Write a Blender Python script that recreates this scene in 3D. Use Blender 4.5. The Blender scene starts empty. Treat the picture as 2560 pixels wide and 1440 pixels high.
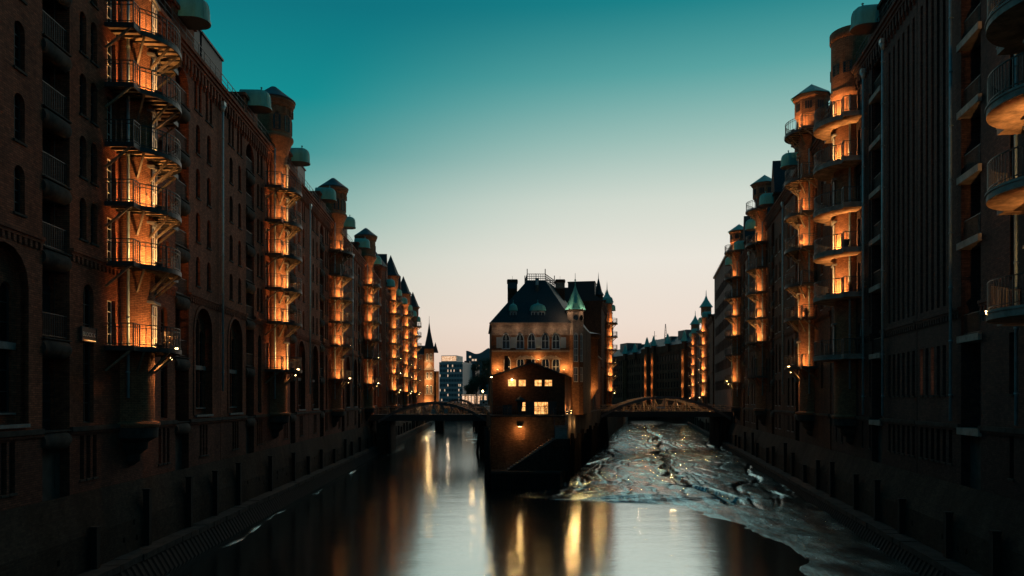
import bpy, math, random
from mathutils import Vector, Matrix, noise
from mathutils.geometry import tessellate_polygon

R = math.radians
random.seed(7)
scene = bpy.context.scene
COL = scene.collection
E = 8.5            # eye height over the low-tide water
F = 1900.0         # focal length in photo pixels (2560 wide)

# ------------------------------------------------------------------ camera
cam = bpy.data.cameras.new('camera')
cam.sensor_width = 36.0
cam.lens = 36.0 * F / 2560.0
cam.shift_y = (1000 - 720) / 2560.0
cam.clip_start = 0.2
cam.clip_end = 6000
cam_o = bpy.data.objects.new('camera', cam)
COL.objects.link(cam_o)
cam_o.location = (0, 0, E)
cam_o.rotation_euler = (R(90), 0, 0)
scene.camera = cam_o

# ------------------------------------------------------------------ sky, sun, exposure
GLOW = Vector((0.31, 1.0, 0.0)).normalized()
SUN_ELEV = 22.0
world = bpy.data.worlds.new('World')
scene.world = world
world.use_nodes = True
nt = world.node_tree
nt.nodes.clear()

def srgb(r, g, b):
    def c(x):
        x /= 255.0
        return x / 12.92 if x <= 0.04045 else ((x + 0.055) / 1.055) ** 2.4
    return (c(r), c(g), c(b), 1.0)

def fill_ramp(node, stops):
    cr = node.color_ramp
    while len(cr.elements) > 1:
        cr.elements.remove(cr.elements[0])
    cr.elements[0].position = stops[0][0]
    cr.elements[0].color = stops[0][1]
    for p, c in stops[1:]:
        e = cr.elements.new(p)
        e.color = c

tc = nt.nodes.new('ShaderNodeTexCoord')
sep = nt.nodes.new('ShaderNodeSeparateXYZ')
nt.links.new(tc.outputs['Generated'], sep.inputs[0])
rampA = nt.nodes.new('ShaderNodeValToRGB')      # the side of the afterglow
fill_ramp(rampA, [(0.0, srgb(216, 180, 160)), (0.05, srgb(231, 206, 190)), (0.10, srgb(235, 219, 206)), (0.18, srgb(232, 227, 216)),
                  (0.25, srgb(212, 218, 207)), (0.32, srgb(164, 196, 187)), (0.39, srgb(100, 170, 166)), (0.46, srgb(28, 139, 142)), (0.54, srgb(0, 116, 126)), (0.66, srgb(0, 94, 108)), (1.0, srgb(2, 66, 84))])
rampB = nt.nodes.new('ShaderNodeValToRGB')      # either side of it
fill_ramp(rampB, [(0.0, srgb(198, 168, 150)), (0.05, srgb(213, 194, 177)), (0.10, srgb(211, 202, 186)), (0.16, srgb(186, 196, 182)),
                  (0.23, srgb(128, 176, 168)), (0.30, srgb(56, 148, 148)), (0.36, srgb(4, 138, 142)), (0.45, srgb(0, 114, 125)), (0.60, srgb(0, 94, 108)), (1.0, srgb(2, 66, 84))])
rampC = nt.nodes.new('ShaderNodeValToRGB')      # the dusk sky opposite
fill_ramp(rampC, [(0.0, srgb(84, 92, 100)), (0.08, srgb(88, 104, 112)), (0.2, srgb(50, 96, 106)), (0.4, srgb(10, 80, 94)), (1.0, srgb(2, 66, 84))])
nt.links.new(sep.outputs['Z'], rampC.inputs[0])
nt.links.new(sep.outputs['Z'], rampA.inputs[0])
nt.links.new(sep.outputs['Z'], rampB.inputs[0])
dot = nt.nodes.new('ShaderNodeVectorMath'); dot.operation = 'DOT_PRODUCT'
nt.links.new(tc.outputs['Generated'], dot.inputs[0])
dot.inputs[1].default_value = GLOW
mr = nt.nodes.new('ShaderNodeMapRange'); mr.interpolation_type = 'SMOOTHSTEP'
mr.inputs['From Min'].default_value = 0.78
mr.inputs['From Max'].default_value = 0.99
nt.links.new(dot.outputs['Value'], mr.inputs['Value'])
mixs = nt.nodes.new('ShaderNodeMix'); mixs.data_type = 'RGBA'
nt.links.new(mr.outputs[0], mixs.inputs[0])
nt.links.new(rampB.outputs[0], mixs.inputs[6])
nt.links.new(rampA.outputs[0], mixs.inputs[7])
sky = nt.nodes.new('ShaderNodeTexSky')
sky.sky_type = 'NISHITA'
sky.sun_disc = False
sky.sun_elevation = R(-2.0)
sky.sun_rotation = math.atan2(GLOW.x, GLOW.y)
addc = nt.nodes.new('ShaderNodeMix'); addc.data_type = 'RGBA'; addc.blend_type = 'ADD'
addc.inputs[0].default_value = 0.03
mrc = nt.nodes.new('ShaderNodeMapRange'); mrc.interpolation_type = 'SMOOTHSTEP'
mrc.inputs['From Min'].default_value = -0.35
mrc.inputs['From Max'].default_value = 0.72
nt.links.new(dot.outputs['Value'], mrc.inputs['Value'])
mixc = nt.nodes.new('ShaderNodeMix'); mixc.data_type = 'RGBA'
nt.links.new(mrc.outputs[0], mixc.inputs[0])
nt.links.new(rampC.outputs[0], mixc.inputs[6])
nt.links.new(mixs.outputs[2], mixc.inputs[7])
nt.links.new(mixc.outputs[2], addc.inputs[6])
nt.links.new(sky.outputs[0], addc.inputs[7])
bg = nt.nodes.new('ShaderNodeBackground')
bg.inputs['Strength'].default_value = 1.0
nt.links.new(addc.outputs[2], bg.inputs[0])
wo = nt.nodes.new('ShaderNodeOutputWorld')
nt.links.new(bg.outputs[0], wo.inputs[0])

sun = bpy.data.lights.new('sun', 'SUN')
sun.energy = 0.30
sun.angle = R(50)
sun.color = (1.0, 0.78, 0.60)
sun_o = bpy.data.objects.new('sun', sun)
COL.objects.link(sun_o)
sd = Vector((GLOW.x * math.cos(R(SUN_ELEV)), GLOW.y * math.cos(R(SUN_ELEV)), math.sin(R(SUN_ELEV))))
sun_o.rotation_euler = sd.to_track_quat('Z', 'Y').to_euler()
sun_o.location = (0, 0, 120)

scene.view_settings.view_transform = 'Standard'
scene.view_settings.look = 'None'
scene.view_settings.exposure = 0.0
scene.view_settings.gamma = 1.0
scene.render.engine = 'CYCLES'
scene.cycles.use_denoising = True
scene.cycles.max_bounces = 6
scene.cycles.diffuse_bounces = 2
scene.cycles.glossy_bounces = 3
scene.cycles.transmission_bounces = 2
scene.cycles.sample_clamp_indirect = 4.0
scene.cycles.caustics_reflective = False
scene.cycles.caustics_refractive = False

# ------------------------------------------------------------------ materials
MAT = {}

def new_mat(name):
    m = bpy.data.materials.new(name)
    m.use_nodes = True
    n = m.node_tree
    n.nodes.clear()
    out = n.nodes.new('ShaderNodeOutputMaterial')
    p = n.nodes.new('ShaderNodeBsdfPrincipled')
    n.links.new(p.outputs[0], out.inputs[0])
    MAT[name] = m
    return m, n, p

def nz(n, vec, scale, detail=4, rough=0.6, mapscale=None):
    t = n.nodes.new('ShaderNodeTexNoise')
    t.inputs['Scale'].default_value = scale
    t.inputs['Detail'].default_value = detail
    t.inputs['Roughness'].default_value = rough
    if mapscale:
        mp = n.nodes.new('ShaderNodeMapping')
        mp.inputs['Scale'].default_value = mapscale
        n.links.new(vec, mp.inputs[0])
        vec = mp.outputs[0]
    n.links.new(vec, t.inputs['Vector'])
    return t.outputs['Fac']

def ramp(n, fac, stops):
    r = n.nodes.new('ShaderNodeValToRGB')
    fill_ramp(r, stops)
    n.links.new(fac, r.inputs[0])
    return r.outputs[0]

def mul(n, a, b, fac=1.0, mode='MULTIPLY'):
    m = n.nodes.new('ShaderNodeMix')
    m.data_type = 'RGBA'
    m.blend_type = mode
    m.inputs[0].default_value = fac
    n.links.new(a, m.inputs[6])
    n.links.new(b, m.inputs[7])
    return m.outputs[2]

def bump(n, p, h, strength, dist):
    b = n.nodes.new('ShaderNodeBump')
    b.inputs['Strength'].default_value = strength
    b.inputs['Distance'].default_value = dist
    n.links.new(h, b.inputs['Height'])
    n.links.new(b.outputs[0], p.inputs['Normal'])

def brick_mat(name, c1, c2, mortar, rough=0.88, stain=0.5, spec=0.15, base=None):
    m, n, p = new_mat(name)
    uv = n.nodes.new('ShaderNodeUVMap')
    geo = n.nodes.new('ShaderNodeNewGeometry')
    b = n.nodes.new('ShaderNodeTexBrick')
    b.inputs['Color1'].default_value = (*c1, 1)
    b.inputs['Color2'].default_value = (*c2, 1)
    b.inputs['Mortar'].default_value = (*mortar, 1)
    b.inputs['Scale'].default_value = 1.0
    b.inputs['Mortar Size'].default_value = 0.011
    b.inputs['Mortar Smooth'].default_value = 0.2
    b.inputs['Bias'].default_value = 0.1
    b.inputs['Brick Width'].default_value = 0.26
    b.inputs['Row Height'].default_value = 0.085
    n.links.new(uv.outputs[0], b.inputs['Vector'])
    big = nz(n, geo.outputs['Position'], 0.35, 5, 0.65, (1, 1, 0.35))
    st = ramp(n, big, [(0.3, (1 - stain, 1 - stain, 1 - stain, 1)), (0.62, (1.1, 1.08, 1.05, 1))])
    fine = nz(n, geo.outputs['Position'], 4.5, 3, 0.7)
    ft = ramp(n, fine, [(0.25, (0.62, 0.62, 0.64, 1)), (0.75, (1.3, 1.25, 1.2, 1))])
    c = mul(n, mul(n, b.outputs['Color'], st), ft)
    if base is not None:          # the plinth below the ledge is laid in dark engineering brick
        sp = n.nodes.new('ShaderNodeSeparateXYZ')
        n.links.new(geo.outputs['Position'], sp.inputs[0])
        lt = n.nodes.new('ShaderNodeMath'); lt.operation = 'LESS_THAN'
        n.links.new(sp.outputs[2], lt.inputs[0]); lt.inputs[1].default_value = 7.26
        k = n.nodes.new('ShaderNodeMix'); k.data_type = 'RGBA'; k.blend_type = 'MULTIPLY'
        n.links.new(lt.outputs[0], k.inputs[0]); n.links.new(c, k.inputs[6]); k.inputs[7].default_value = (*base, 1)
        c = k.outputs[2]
    n.links.new(c, p.inputs['Base Color'])
    p.inputs['Roughness'].default_value = rough
    p.inputs['Specular IOR Level'].default_value = spec
    inv = n.nodes.new('ShaderNodeMath'); inv.operation = 'SUBTRACT'
    inv.inputs[0].default_value = 1.0
    n.links.new(b.outputs['Fac'], inv.inputs[1])
    ad = n.nodes.new('ShaderNodeMath'); ad.operation = 'ADD'
    n.links.new(inv.outputs[0], ad.inputs[0]); n.links.new(fine, ad.inputs[1])
    bump(n, p, ad.outputs[0], 0.6, 0.012)
    return m

def plain_mat(name, c, rough=0.6, metal=0.0, var=0.35, scale=2.0, bmp=0.25, stretch=(1, 1, 1), spec=0.4, bd=0.01):
    m, n, p = new_mat(name)
    geo = n.nodes.new('ShaderNodeNewGeometry')
    f = nz(n, geo.outputs['Position'], scale, 5, 0.65, stretch)
    lo = tuple(x * (1 - var) for x in c); hi = tuple(min(1, x * (1 + var)) for x in c)
    n.links.new(ramp(n, f, [(0.3, (*lo, 1)), (0.7, (*hi, 1))]), p.inputs['Base Color'])
    p.inputs['Roughness'].default_value = rough
    p.inputs['Metallic'].default_value = metal
    p.inputs['Specular IOR Level'].default_value = spec
    if bmp:
        bump(n, p, f, bmp, bd)
    return m

def glow_mat(name, c, strength, var=True):
    m, n, p = new_mat(name)
    p.inputs['Base Color'].default_value = (0.3, 0.2, 0.1, 1)
    p.inputs['Emission Strength'].default_value = strength
    if var:
        geo = n.nodes.new('ShaderNodeNewGeometry')
        f = nz(n, geo.outputs['Position'], 3.2, 3, 0.6)
        n.links.new(ramp(n, f, [(0.36, (c[0] * 0.25, c[1] * 0.15, c[2] * 0.08, 1)), (0.5, (c[0] * .8, c[1] * .75, c[2] * .7, 1)), (0.64, (c[0], c[1] * 1.15, c[2] * 1.4, 1))]), p.inputs['Emission Color'])
    else:
        p.inputs['Emission Color'].default_value = (*c, 1)
    return m

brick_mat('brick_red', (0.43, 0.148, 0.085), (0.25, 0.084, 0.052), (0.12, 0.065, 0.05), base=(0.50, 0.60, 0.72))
brick_mat('brick_turret_lit', (0.46, 0.22, 0.12), (0.33, 0.145, 0.08), (0.13, 0.075, 0.05), stain=0.3)  # same brick as the walls, with warm lamplight put into its colour
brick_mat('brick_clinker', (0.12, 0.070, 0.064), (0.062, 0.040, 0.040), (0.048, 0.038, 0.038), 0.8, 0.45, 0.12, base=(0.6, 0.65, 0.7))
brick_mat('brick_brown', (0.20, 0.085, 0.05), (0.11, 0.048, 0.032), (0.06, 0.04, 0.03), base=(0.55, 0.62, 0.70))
brick_mat('brick_castle', (0.34, 0.17, 0.09), (0.21, 0.10, 0.055), (0.12, 0.08, 0.05))
brick_mat('brick_quay', (0.075, 0.058, 0.046), (0.045, 0.036, 0.030), (0.055, 0.046, 0.038), 0.9, 0.7, 0.12)
brick_mat('sandstone', (0.42, 0.36, 0.31), (0.30, 0.25, 0.22), (0.2, 0.17, 0.15))
plain_mat('stone', (0.22, 0.21, 0.20), 0.8, var=0.4)
plain_mat('stone_dark', (0.05, 0.046, 0.042), 0.9, var=0.5, spec=0.2)
plain_mat('concrete', (0.30, 0.27, 0.24), 0.8, var=0.45, scale=1.6)
plain_mat('copper', (0.12, 0.43, 0.39), 0.55, var=0.3, scale=1.5, stretch=(1, 1, 0.25))
plain_mat('slate', (0.028, 0.034, 0.04), 0.6, var=0.35, scale=6)
plain_mat('lead_roof', (0.06, 0.085, 0.10), 0.5, var=0.3, scale=2)
plain_mat('steel', (0.05, 0.047, 0.046), 0.5, var=0.4, scale=8)
plain_mat('bridge_steel', (0.15, 0.13, 0.125), 0.55, var=0.35, scale=3)
plain_mat('rust_steel', (0.28, 0.22, 0.17), 0.6, var=0.5, scale=5)
plain_mat('bracket_paint', (0.20, 0.15, 0.10), 0.6, var=0.4, scale=5)
plain_mat('zinc', (0.30, 0.42, 0.46), 0.45, 0.3, var=0.25, scale=3)
plain_mat('timber', (0.014, 0.012, 0.010), 0.9, var=0.6, scale=5, stretch=(1, 1, 0.15))
plain_mat('door_wood', (0.020, 0.022, 0.024), 0.7, var=0.4, scale=5, stretch=(1, 1, 0.2))
plain_mat('frame_dark', (0.035, 0.04, 0.042), 0.55)
plain_mat('frame_white', (0.62, 0.60, 0.56), 0.5, var=0.12)
plain_mat('frame_blue', (0.50, 0.62, 0.68), 0.5, var=0.12)
plain_mat('shutter', (0.26, 0.34, 0.40), 0.6, var=0.15)
plain_mat('deck', (0.55, 0.40, 0.25), 0.75, var=0.35, scale=3)
plain_mat('plaster', (0.44, 0.28, 0.17), 0.8, var=0.7, scale=1.6, stretch=(1, 1, 1))
plain_mat('ground', (0.07, 0.066, 0.06), 0.9)
plain_mat('bark', (0.05, 0.04, 0.03), 0.9)
plain_mat('leaf', (0.035, 0.05, 0.025), 0.7, var=0.5, scale=1.2, bmp=0)
plain_mat('sign_white', (0.62, 0.63, 0.62), 0.5, var=0.1)
plain_mat('sign_dark', (0.03, 0.03, 0.035), 0.5, var=0.1)
plain_mat('cloth_dark', (0.03, 0.05, 0.055), 0.8)
plain_mat('office_wall', (0.34, 0.40, 0.42), 0.5, var=0.15)
plain_mat('office_dark', (0.05, 0.045, 0.045), 0.6, var=0.2)
plain_mat('crane', (0.08, 0.08, 0.085), 0.5)
m, n, p = new_mat('glass')
p.inputs['Base Color'].default_value = (0.006, 0.009, 0.011, 1)
p.inputs['Roughness'].default_value = 0.12
geo = n.nodes.new('ShaderNodeNewGeometry')
bump(n, p, nz(n, geo.outputs['Position'], 1.1, 2), 0.12, 0.05)
m, n, p = new_mat('hall_glass')
p.inputs['Base Color'].default_value = (0.02, 0.12, 0.16, 1)
p.inputs['Roughness'].default_value = 0.25
glow_mat('lit_window', (1.0, 0.46, 0.13), 1.7)
glow_mat('lit_far', (1.0, 0.72, 0.48), 0.9)
glow_mat('lit_dim', (0.9, 0.55, 0.32), 1.3)
glow_mat('lamp_face', (1.0, 0.62, 0.24), 22.0, False)

# water: dark, glossy, low ripples drawn out by the current
m, n, p = new_mat('water')
geo = n.nodes.new('ShaderNodeNewGeometry')
p.inputs['Base Color'].default_value = (0.006, 0.008, 0.008, 1)
p.inputs['Roughness'].default_value = 0.12
p.inputs['IOR'].default_value = 6.5
p.inputs['Specular Tint'].default_value = (0.78, 0.96, 1.0, 1)
f1 = nz(n, geo.outputs['Position'], 2.4, 4, 0.62, (0.55, 1.7, 1))
f2 = nz(n, geo.outputs['Position'], 0.3, 2, 0.5, (0.6, 1.6, 1))
ad = n.nodes.new('ShaderNodeMath'); ad.operation = 'MULTIPLY_ADD'
n.links.new(f2, ad.inputs[0]); ad.inputs[1].default_value = 1.6
n.links.new(f1, ad.inputs[2])
bump(n, p, ad.outputs[0], 0.75, 0.014)

# wet mud: silt with a water film
m, n, p = new_mat('mud')
geo = n.nodes.new('ShaderNodeNewGeometry')
w = nz(n, geo.outputs['Position'], 0.55, 6, 0.65, (1.0, 0.6, 1))
n.links.new(ramp(n, w, [(0.3, (0.012, 0.011, 0.010, 1)), (0.7, (0.026, 0.024, 0.022, 1))]), p.inputs['Base Color'])
rr = n.nodes.new('ShaderNodeMapRange')
rr.inputs['From Min'].default_value = 0.35; rr.inputs['From Max'].default_value = 0.65
rr.inputs['To Min'].default_value = 0.10; rr.inputs['To Max'].default_value = 0.28
n.links.new(w, rr.inputs['Value']); n.links.new(rr.outputs[0], p.inputs['Roughness'])
p.inputs['IOR'].default_value = 6.0
wd = nz(n, geo.outputs['Position'], 0.6, 6, 0.66, (1.2, 0.30, 1))
wr = n.nodes.new('ShaderNodeMapRange')       # drained silt is dull, the wet film shines
wr.inputs['From Min'].default_value = 0.47; wr.inputs['From Max'].default_value = 0.60
wr.inputs['To Min'].default_value = 0.5; wr.inputs['To Max'].default_value = 0.04
n.links.new(wd, wr.inputs['Value']); n.links.new(wr.outputs[0], p.inputs['Specular IOR Level'])
p.inputs['Specular Tint'].default_value = (0.60, 0.91, 1.0, 1)
f1 = nz(n, geo.outputs['Position'], 2.2, 7, 0.72, (1.0, 0.45, 1))
bump(n, p, f1, 0.85, 0.06)

# ------------------------------------------------------------------ mesh builder
class MB:
    def __init__(s):
        s.v = []; s.f = []; s.m = []; s.uv = []; s.sm = []

    def addv(s, p):
        s.v.append(tuple(p)); return len(s.v) - 1

    def addf(s, idx, m=0, uv=None, smooth=False):
        s.f.append(tuple(idx)); s.m.append(m); s.uv.append(uv); s.sm.append(smooth)

    def face(s, pts, m=0, uv=None):
        s.addf([s.addv(p) for p in pts], m, uv)

    def box(s, x0, x1, y0, y1, z0, z1, m=0):
        b = len(s.v)
        for z in (z0, z1):
            for x, y in ((x0, y0), (x1, y0), (x1, y1), (x0, y1)):
                s.v.append((x, y, z))
        for q in ((0, 3, 2, 1), (4, 5, 6, 7), (0, 1, 5, 4), (1, 2, 6, 5), (2, 3, 7, 6), (3, 0, 4, 7)):
            s.addf([b + i for i in q], m)

    def bar(s, p0, p1, w, h=None, m=0, caps=True):
        h = w if h is None else h
        p0 = Vector(p0); p1 = Vector(p1)
        d = (p1 - p0).normalized()
        up = Vector((0, 0, 1)) if abs(d.z) < 0.95 else Vector((0, 1, 0))
        a = d.cross(up).normalized() * (w / 2)
        c = a.cross(d).normalized() * (h / 2)
        b = len(s.v)
        for q in (p0, p1):
            for k in (-a - c, a - c, a + c, -a + c):
                s.v.append(tuple(q + k))
        for i in range(4):
            j = (i + 1) % 4
            s.addf((b + i, b + j, b + 4 + j, b + 4 + i), m)
        if caps:
            s.addf((b + 3, b + 2, b + 1, b), m); s.addf((b + 4, b + 5, b + 6, b + 7), m)

    def tube(s, p0, p1, r, n=6, m=0, r1=None, caps=True):
        r1 = r if r1 is None else r1
        p0 = Vector(p0); p1 = Vector(p1)
        d = (p1 - p0).normalized()
        up = Vector((0, 0, 1)) if abs(d.z) < 0.95 else Vector((0, 1, 0))
        a = d.cross(up).normalized(); c = a.cross(d).normalized()
        b = len(s.v)
        for q, rr_ in ((p0, r), (p1, r1)):
            for i in range(n):
                t = 2 * math.pi * i / n
                s.v.append(tuple(q + a * math.cos(t) * rr_ + c * math.sin(t) * rr_))
        for i in range(n):
            j = (i + 1) % n
            s.addf((b + i, b + j, b + n + j, b + n + i), m, None, True)
        if caps:
            s.addf([b + i for i in reversed(range(n))], m); s.addf([b + n + i for i in range(n)], m)

    def lathe(s, prof, n=24, a0=0.0, a1=360.0, cx=0, cy=0, m=0, smooth=True):
        full = abs(a1 - a0) >= 359.9
        cnt = n if full else n + 1
        rings = []
        for r, z in prof:
            rings.append([s.addv((cx + r * math.cos(R(a0 + (a1 - a0) * i / n)), cy + r * math.sin(R(a0 + (a1 - a0) * i / n)), z)) for i in range(cnt)])
        rm = max(r for r, z in prof)
        vv = 0.0
        for k in range(len(prof) - 1):
            dv = math.hypot(prof[k + 1][0] - prof[k][0], prof[k + 1][1] - prof[k][1])
            vert = abs(prof[k + 1][0] - prof[k][0]) < 1e-6
            for i in range(n):
                j = (i + 1) % cnt
                u0 = R(a1 - a0) * i / n * rm; u1 = R(a1 - a0) * (i + 1) / n * rm
                va, vb = (prof[k][1], prof[k + 1][1]) if vert else (vv, vv + dv)
                s.addf((rings[k][i], rings[k][j], rings[k + 1][j], rings[k + 1][i]), m, ((u0, va), (u1, va), (u1, vb), (u0, vb)), smooth and vert)
            vv += dv

    def prism(s, poly, z0, z1, m=0, mt=None, mb=None):
        k = len(poly)
        b = len(s.v)
        for z in (z0, z1):
            for x, y in poly:
                s.v.append((x, y, z))
        for i in range(k):
            j = (i + 1) % k
            s.addf((b + i, b + j, b + k + j, b + k + i), m)
        s.addf([b + k + i for i in range(k)], m if mt is None else mt)
        s.addf([b + i for i in reversed(range(k))], m if mb is None else mb)

    def wall(s, outer, holes, y=0.0, depth=0.3, m=0, mr=None):
        loops = [outer] + holes
        vecs = [[Vector((x, z, 0)) for x, z in lp] for lp in loops]
        flat = [q for lp in loops for q in lp]
        b = len(s.v)
        for x, z in flat:
            s.v.append((x, y, z))
        for tri in tessellate_polygon(vecs):
            (ax, az), (bx, bz), (cx, cz) = (flat[i] for i in tri)
            if (bx - ax) * (cz - az) - (bz - az) * (cx - ax) > 0:
                tri = (tri[0], tri[2], tri[1])
            s.addf([b + i for i in tri], m)
        for lp in holes:
            k = len(lp)
            for i in range(k):
                (x0, z0), (x1, z1) = lp[i], lp[(i + 1) % k]
                s.face(((x0, y, z0), (x1, y, z1), (x1, y - depth, z1), (x0, y - depth, z0)), m if mr is None else mr)

    def mesh(s, name, mats):
        me = bpy.data.meshes.new(name)
        me.from_pydata(s.v, [], s.f)
        for k in mats:
            me.materials.append(MAT[k])
        me.polygons.foreach_set('material_index', s.m)
        me.polygons.foreach_set('use_smooth', s.sm)
        uvl = me.uv_layers.new(name='UVMap')
        data = []
        for i, fc in enumerate(s.f):
            u = s.uv[i]
            if u is not None:
                for q in u:
                    data.extend(q)
                continue
            p0, p1, p2 = (Vector(s.v[fc[k]]) for k in (0, 1, 2))
            nn = (p1 - p0).cross(p2 - p0)
            if nn.length < 1e-12:
                nn = Vector((0, 1, 0))
            nn.normalize()
            if abs(nn.z) > 0.75:
                for k in fc:
                    data.extend((s.v[k][0], s.v[k][1]))
            else:
                tx, ty = -nn.y, nn.x
                l = math.hypot(tx, ty)
                tx /= l; ty /= l
                if tx + ty * 0.5 < 0:
                    tx, ty = -tx, -ty
                for k in fc:
                    data.extend((s.v[k][0] * tx + s.v[k][1] * ty, s.v[k][2]))
        uvl.data.foreach_set('uv', data)
        me.update()
        return me

    def build(s, name, mats, parent=None, loc=None, rz=None):
        return put(name, s.mesh(name, mats), parent, loc, rz)

def put(name, me, parent=None, loc=None, rz=None):
    o = bpy.data.objects.new(name, me)
    COL.objects.link(o)
    if parent is not None:
        o.parent = parent
    if loc is not None:
        o.location = loc
    if rz is not None:
        o.rotation_euler = (0, 0, rz)
    return o

def empty(name, loc, rz=0.0):
    o = bpy.data.objects.new(name, None)
    COL.objects.link(o)
    o.location = loc
    o.rotation_euler = (0, 0, rz)
    o.empty_display_size = 0.5
    return o

def tag(o, label, cat, group=None):
    o['label'] = label; o['category'] = cat
    if group:
        o['group'] = group
    return o

def structure(o):
    o['kind'] = 'structure'
    return o

LIGHTS = {}
def flood_light(parent, loc, target, energy, color=(1.0, 0.47, 0.15), cone=125):
    key = ('spot', round(energy, 2), cone)
    if key not in LIGHTS:
        l = bpy.data.lights.new('lamp_light', 'SPOT')
        l.energy = energy; l.color = color; l.shadow_soft_size = 0.06
        l.spot_size = R(cone); l.spot_blend = 0.7
        LIGHTS[key] = l
    o = bpy.data.objects.new('lamp_light', LIGHTS[key])
    COL.objects.link(o)
    o.parent = parent
    o.location = loc
    o.rotation_euler = (Vector(loc) - Vector(target)).to_track_quat('Z', 'Y').to_euler()
    return o

def point_light(parent, loc, energy, color=(1.0, 0.50, 0.17), radius=0.07, name='lamp_light'):
    key = (round(energy, 2), color, radius)
    if key not in LIGHTS:
        l = bpy.data.lights.new(name, 'POINT')
        l.energy = energy; l.color = color; l.shadow_soft_size = radius
        LIGHTS[key] = l
    o = bpy.data.objects.new(name, LIGHTS[key])
    COL.objects.link(o)
    o.parent = parent
    o.location = loc
    return o

# ------------------------------------------------------------------ the two banks
DL = Vector((-85 / F, 1, 0)).normalized()
DR = Vector((340 / F, 1, 0)).normalized()
RZ_L = math.atan2(-DL.y, -DL.x)        # local x towards the viewer, local y out over the canal
RZ_R = math.atan2(DR.y, DR.x)          # local x away, local y out over the canal
RZ_I = math.atan2(-DR.y, -DR.x)        # the island's side of the mud channel

def PL(t): return Vector((-17.2 - 85 / F * t, t, 0))
def PR(t): return Vector((14.8 + 340 / F * t, t, 0))
def PI_(t): return Vector((-9.0 + 340 / F * t, t, 0))

# ------------------------------------------------------------------ windows
def outline(kind, w, h, cx=0.0, z=0.0):
    hw = w / 2
    pts = [(cx - hw, z), (cx + hw, z)]
    if kind == 'rect':
        pts += [(cx + hw, z + h), (cx - hw, z + h)]
    elif kind == 'arch':
        for i in range(9):
            a = math.pi * i / 8
            pts.append((cx + hw * math.cos(a), z + h - hw + hw * math.sin(a)))
    else:                                    # pointed
        zs = z + h - w * 0.87
        for i in range(5):
            a = R(60) * i / 4
            pts.append((cx - hw + w * math.cos(a), zs + w * math.sin(a)))
        for i in range(3, -1, -1):
            a = R(60) * i / 4
            pts.append((cx + hw - w * math.cos(a), zs + w * math.sin(a)))
    return pts

def shrink(pts, d):
    xs = [q[0] for q in pts]; zs = [q[1] for q in pts]
    cx = (min(xs) + max(xs)) / 2; cz = (min(zs) + max(zs)) / 2
    fx = 1 - 2 * d / (max(xs) - min(xs)); fz = 1 - 2 * d / (max(zs) - min(zs))
    return [(cx + (x - cx) * fx, cz + (z - cz) * fz) for x, z in pts]

WCACHE = {}
def window(parent, kind, w, h, cx, z, y=-0.2, fr='frame_dark', glass='glass', bars=(1, 3), split=True, ft=0.05, rz=None):
    key = (kind, round(w, 2), round(h, 2), fr, glass, bars, split, ft)
    if key not in WCACHE:
        a = MB()
        o = outline(kind, w, h)
        a.wall(o, [shrink(o, ft)], 0.03, 0.06)
        nv, nh = bars
        for i in range(nv):
            x = -w / 2 + w * (i + 1) / (nv + 1)
            a.box(x - 0.02, x + 0.02, -0.02, 0.02, 0.03, h - (0.05 if kind == 'rect' else (0.06 if nv == 1 else w * 0.5)))
        for i in range(nh):
            zz = h * (i + 1) / (nh + 1)
            a.box(-w / 2 + 0.02, w / 2 - 0.02, -0.02, 0.018, zz - 0.018, zz + 0.018)
        g = MB()
        g.wall(shrink(o, 0.01), [], -0.015)
        if split:
            WCACHE[key] = (a.mesh('window', [fr]), g.mesh('pane', [glass]))
        else:
            base = len(a.v)
            a.v += g.v
            for fc in g.f:
                a.addf([base + k for k in fc], 1)
            WCACHE[key] = (a.mesh('window', [fr, glass]), None)
    fm, gm = WCACHE[key]
    o = put('window', fm, parent, (cx, y, z), rz)
    if gm is not None:
        put('pane', gm, o)
    return o

# ------------------------------------------------------------------ balconies
def balcony_path(style):
    if style == 'steel':
        wx, wy, kx, r = 2.6, 1.3, 1.9, 2.3
    else:
        wx, wy, kx, r = 2.9, 1.25, 2.25, 2.6
    a0 = math.atan2(wy, kx)
    r0 = math.hypot(wy, kx)
    pts = [(wx, -0.05), (wx, wy)]
    for i in range(17):
        a = a0 + (math.pi - 2 * a0) * i / 16
        rr_ = r if 0 < i < 16 else r0
        pts.append((rr_ * math.cos(a), rr_ * math.sin(a)))
    pts += [(-wx, wy), (-wx, -0.05)]
    return pts

def walk(path, step):
    out = []
    for i in range(len(path) - 1):
        a = Vector(path[i]); b = Vector(path[i + 1])
        k = max(1, round((b - a).length / step))
        for j in range(k):
            out.append(a.lerp(b, j / k))
    out.append(Vector(path[-1]))
    return out

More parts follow.
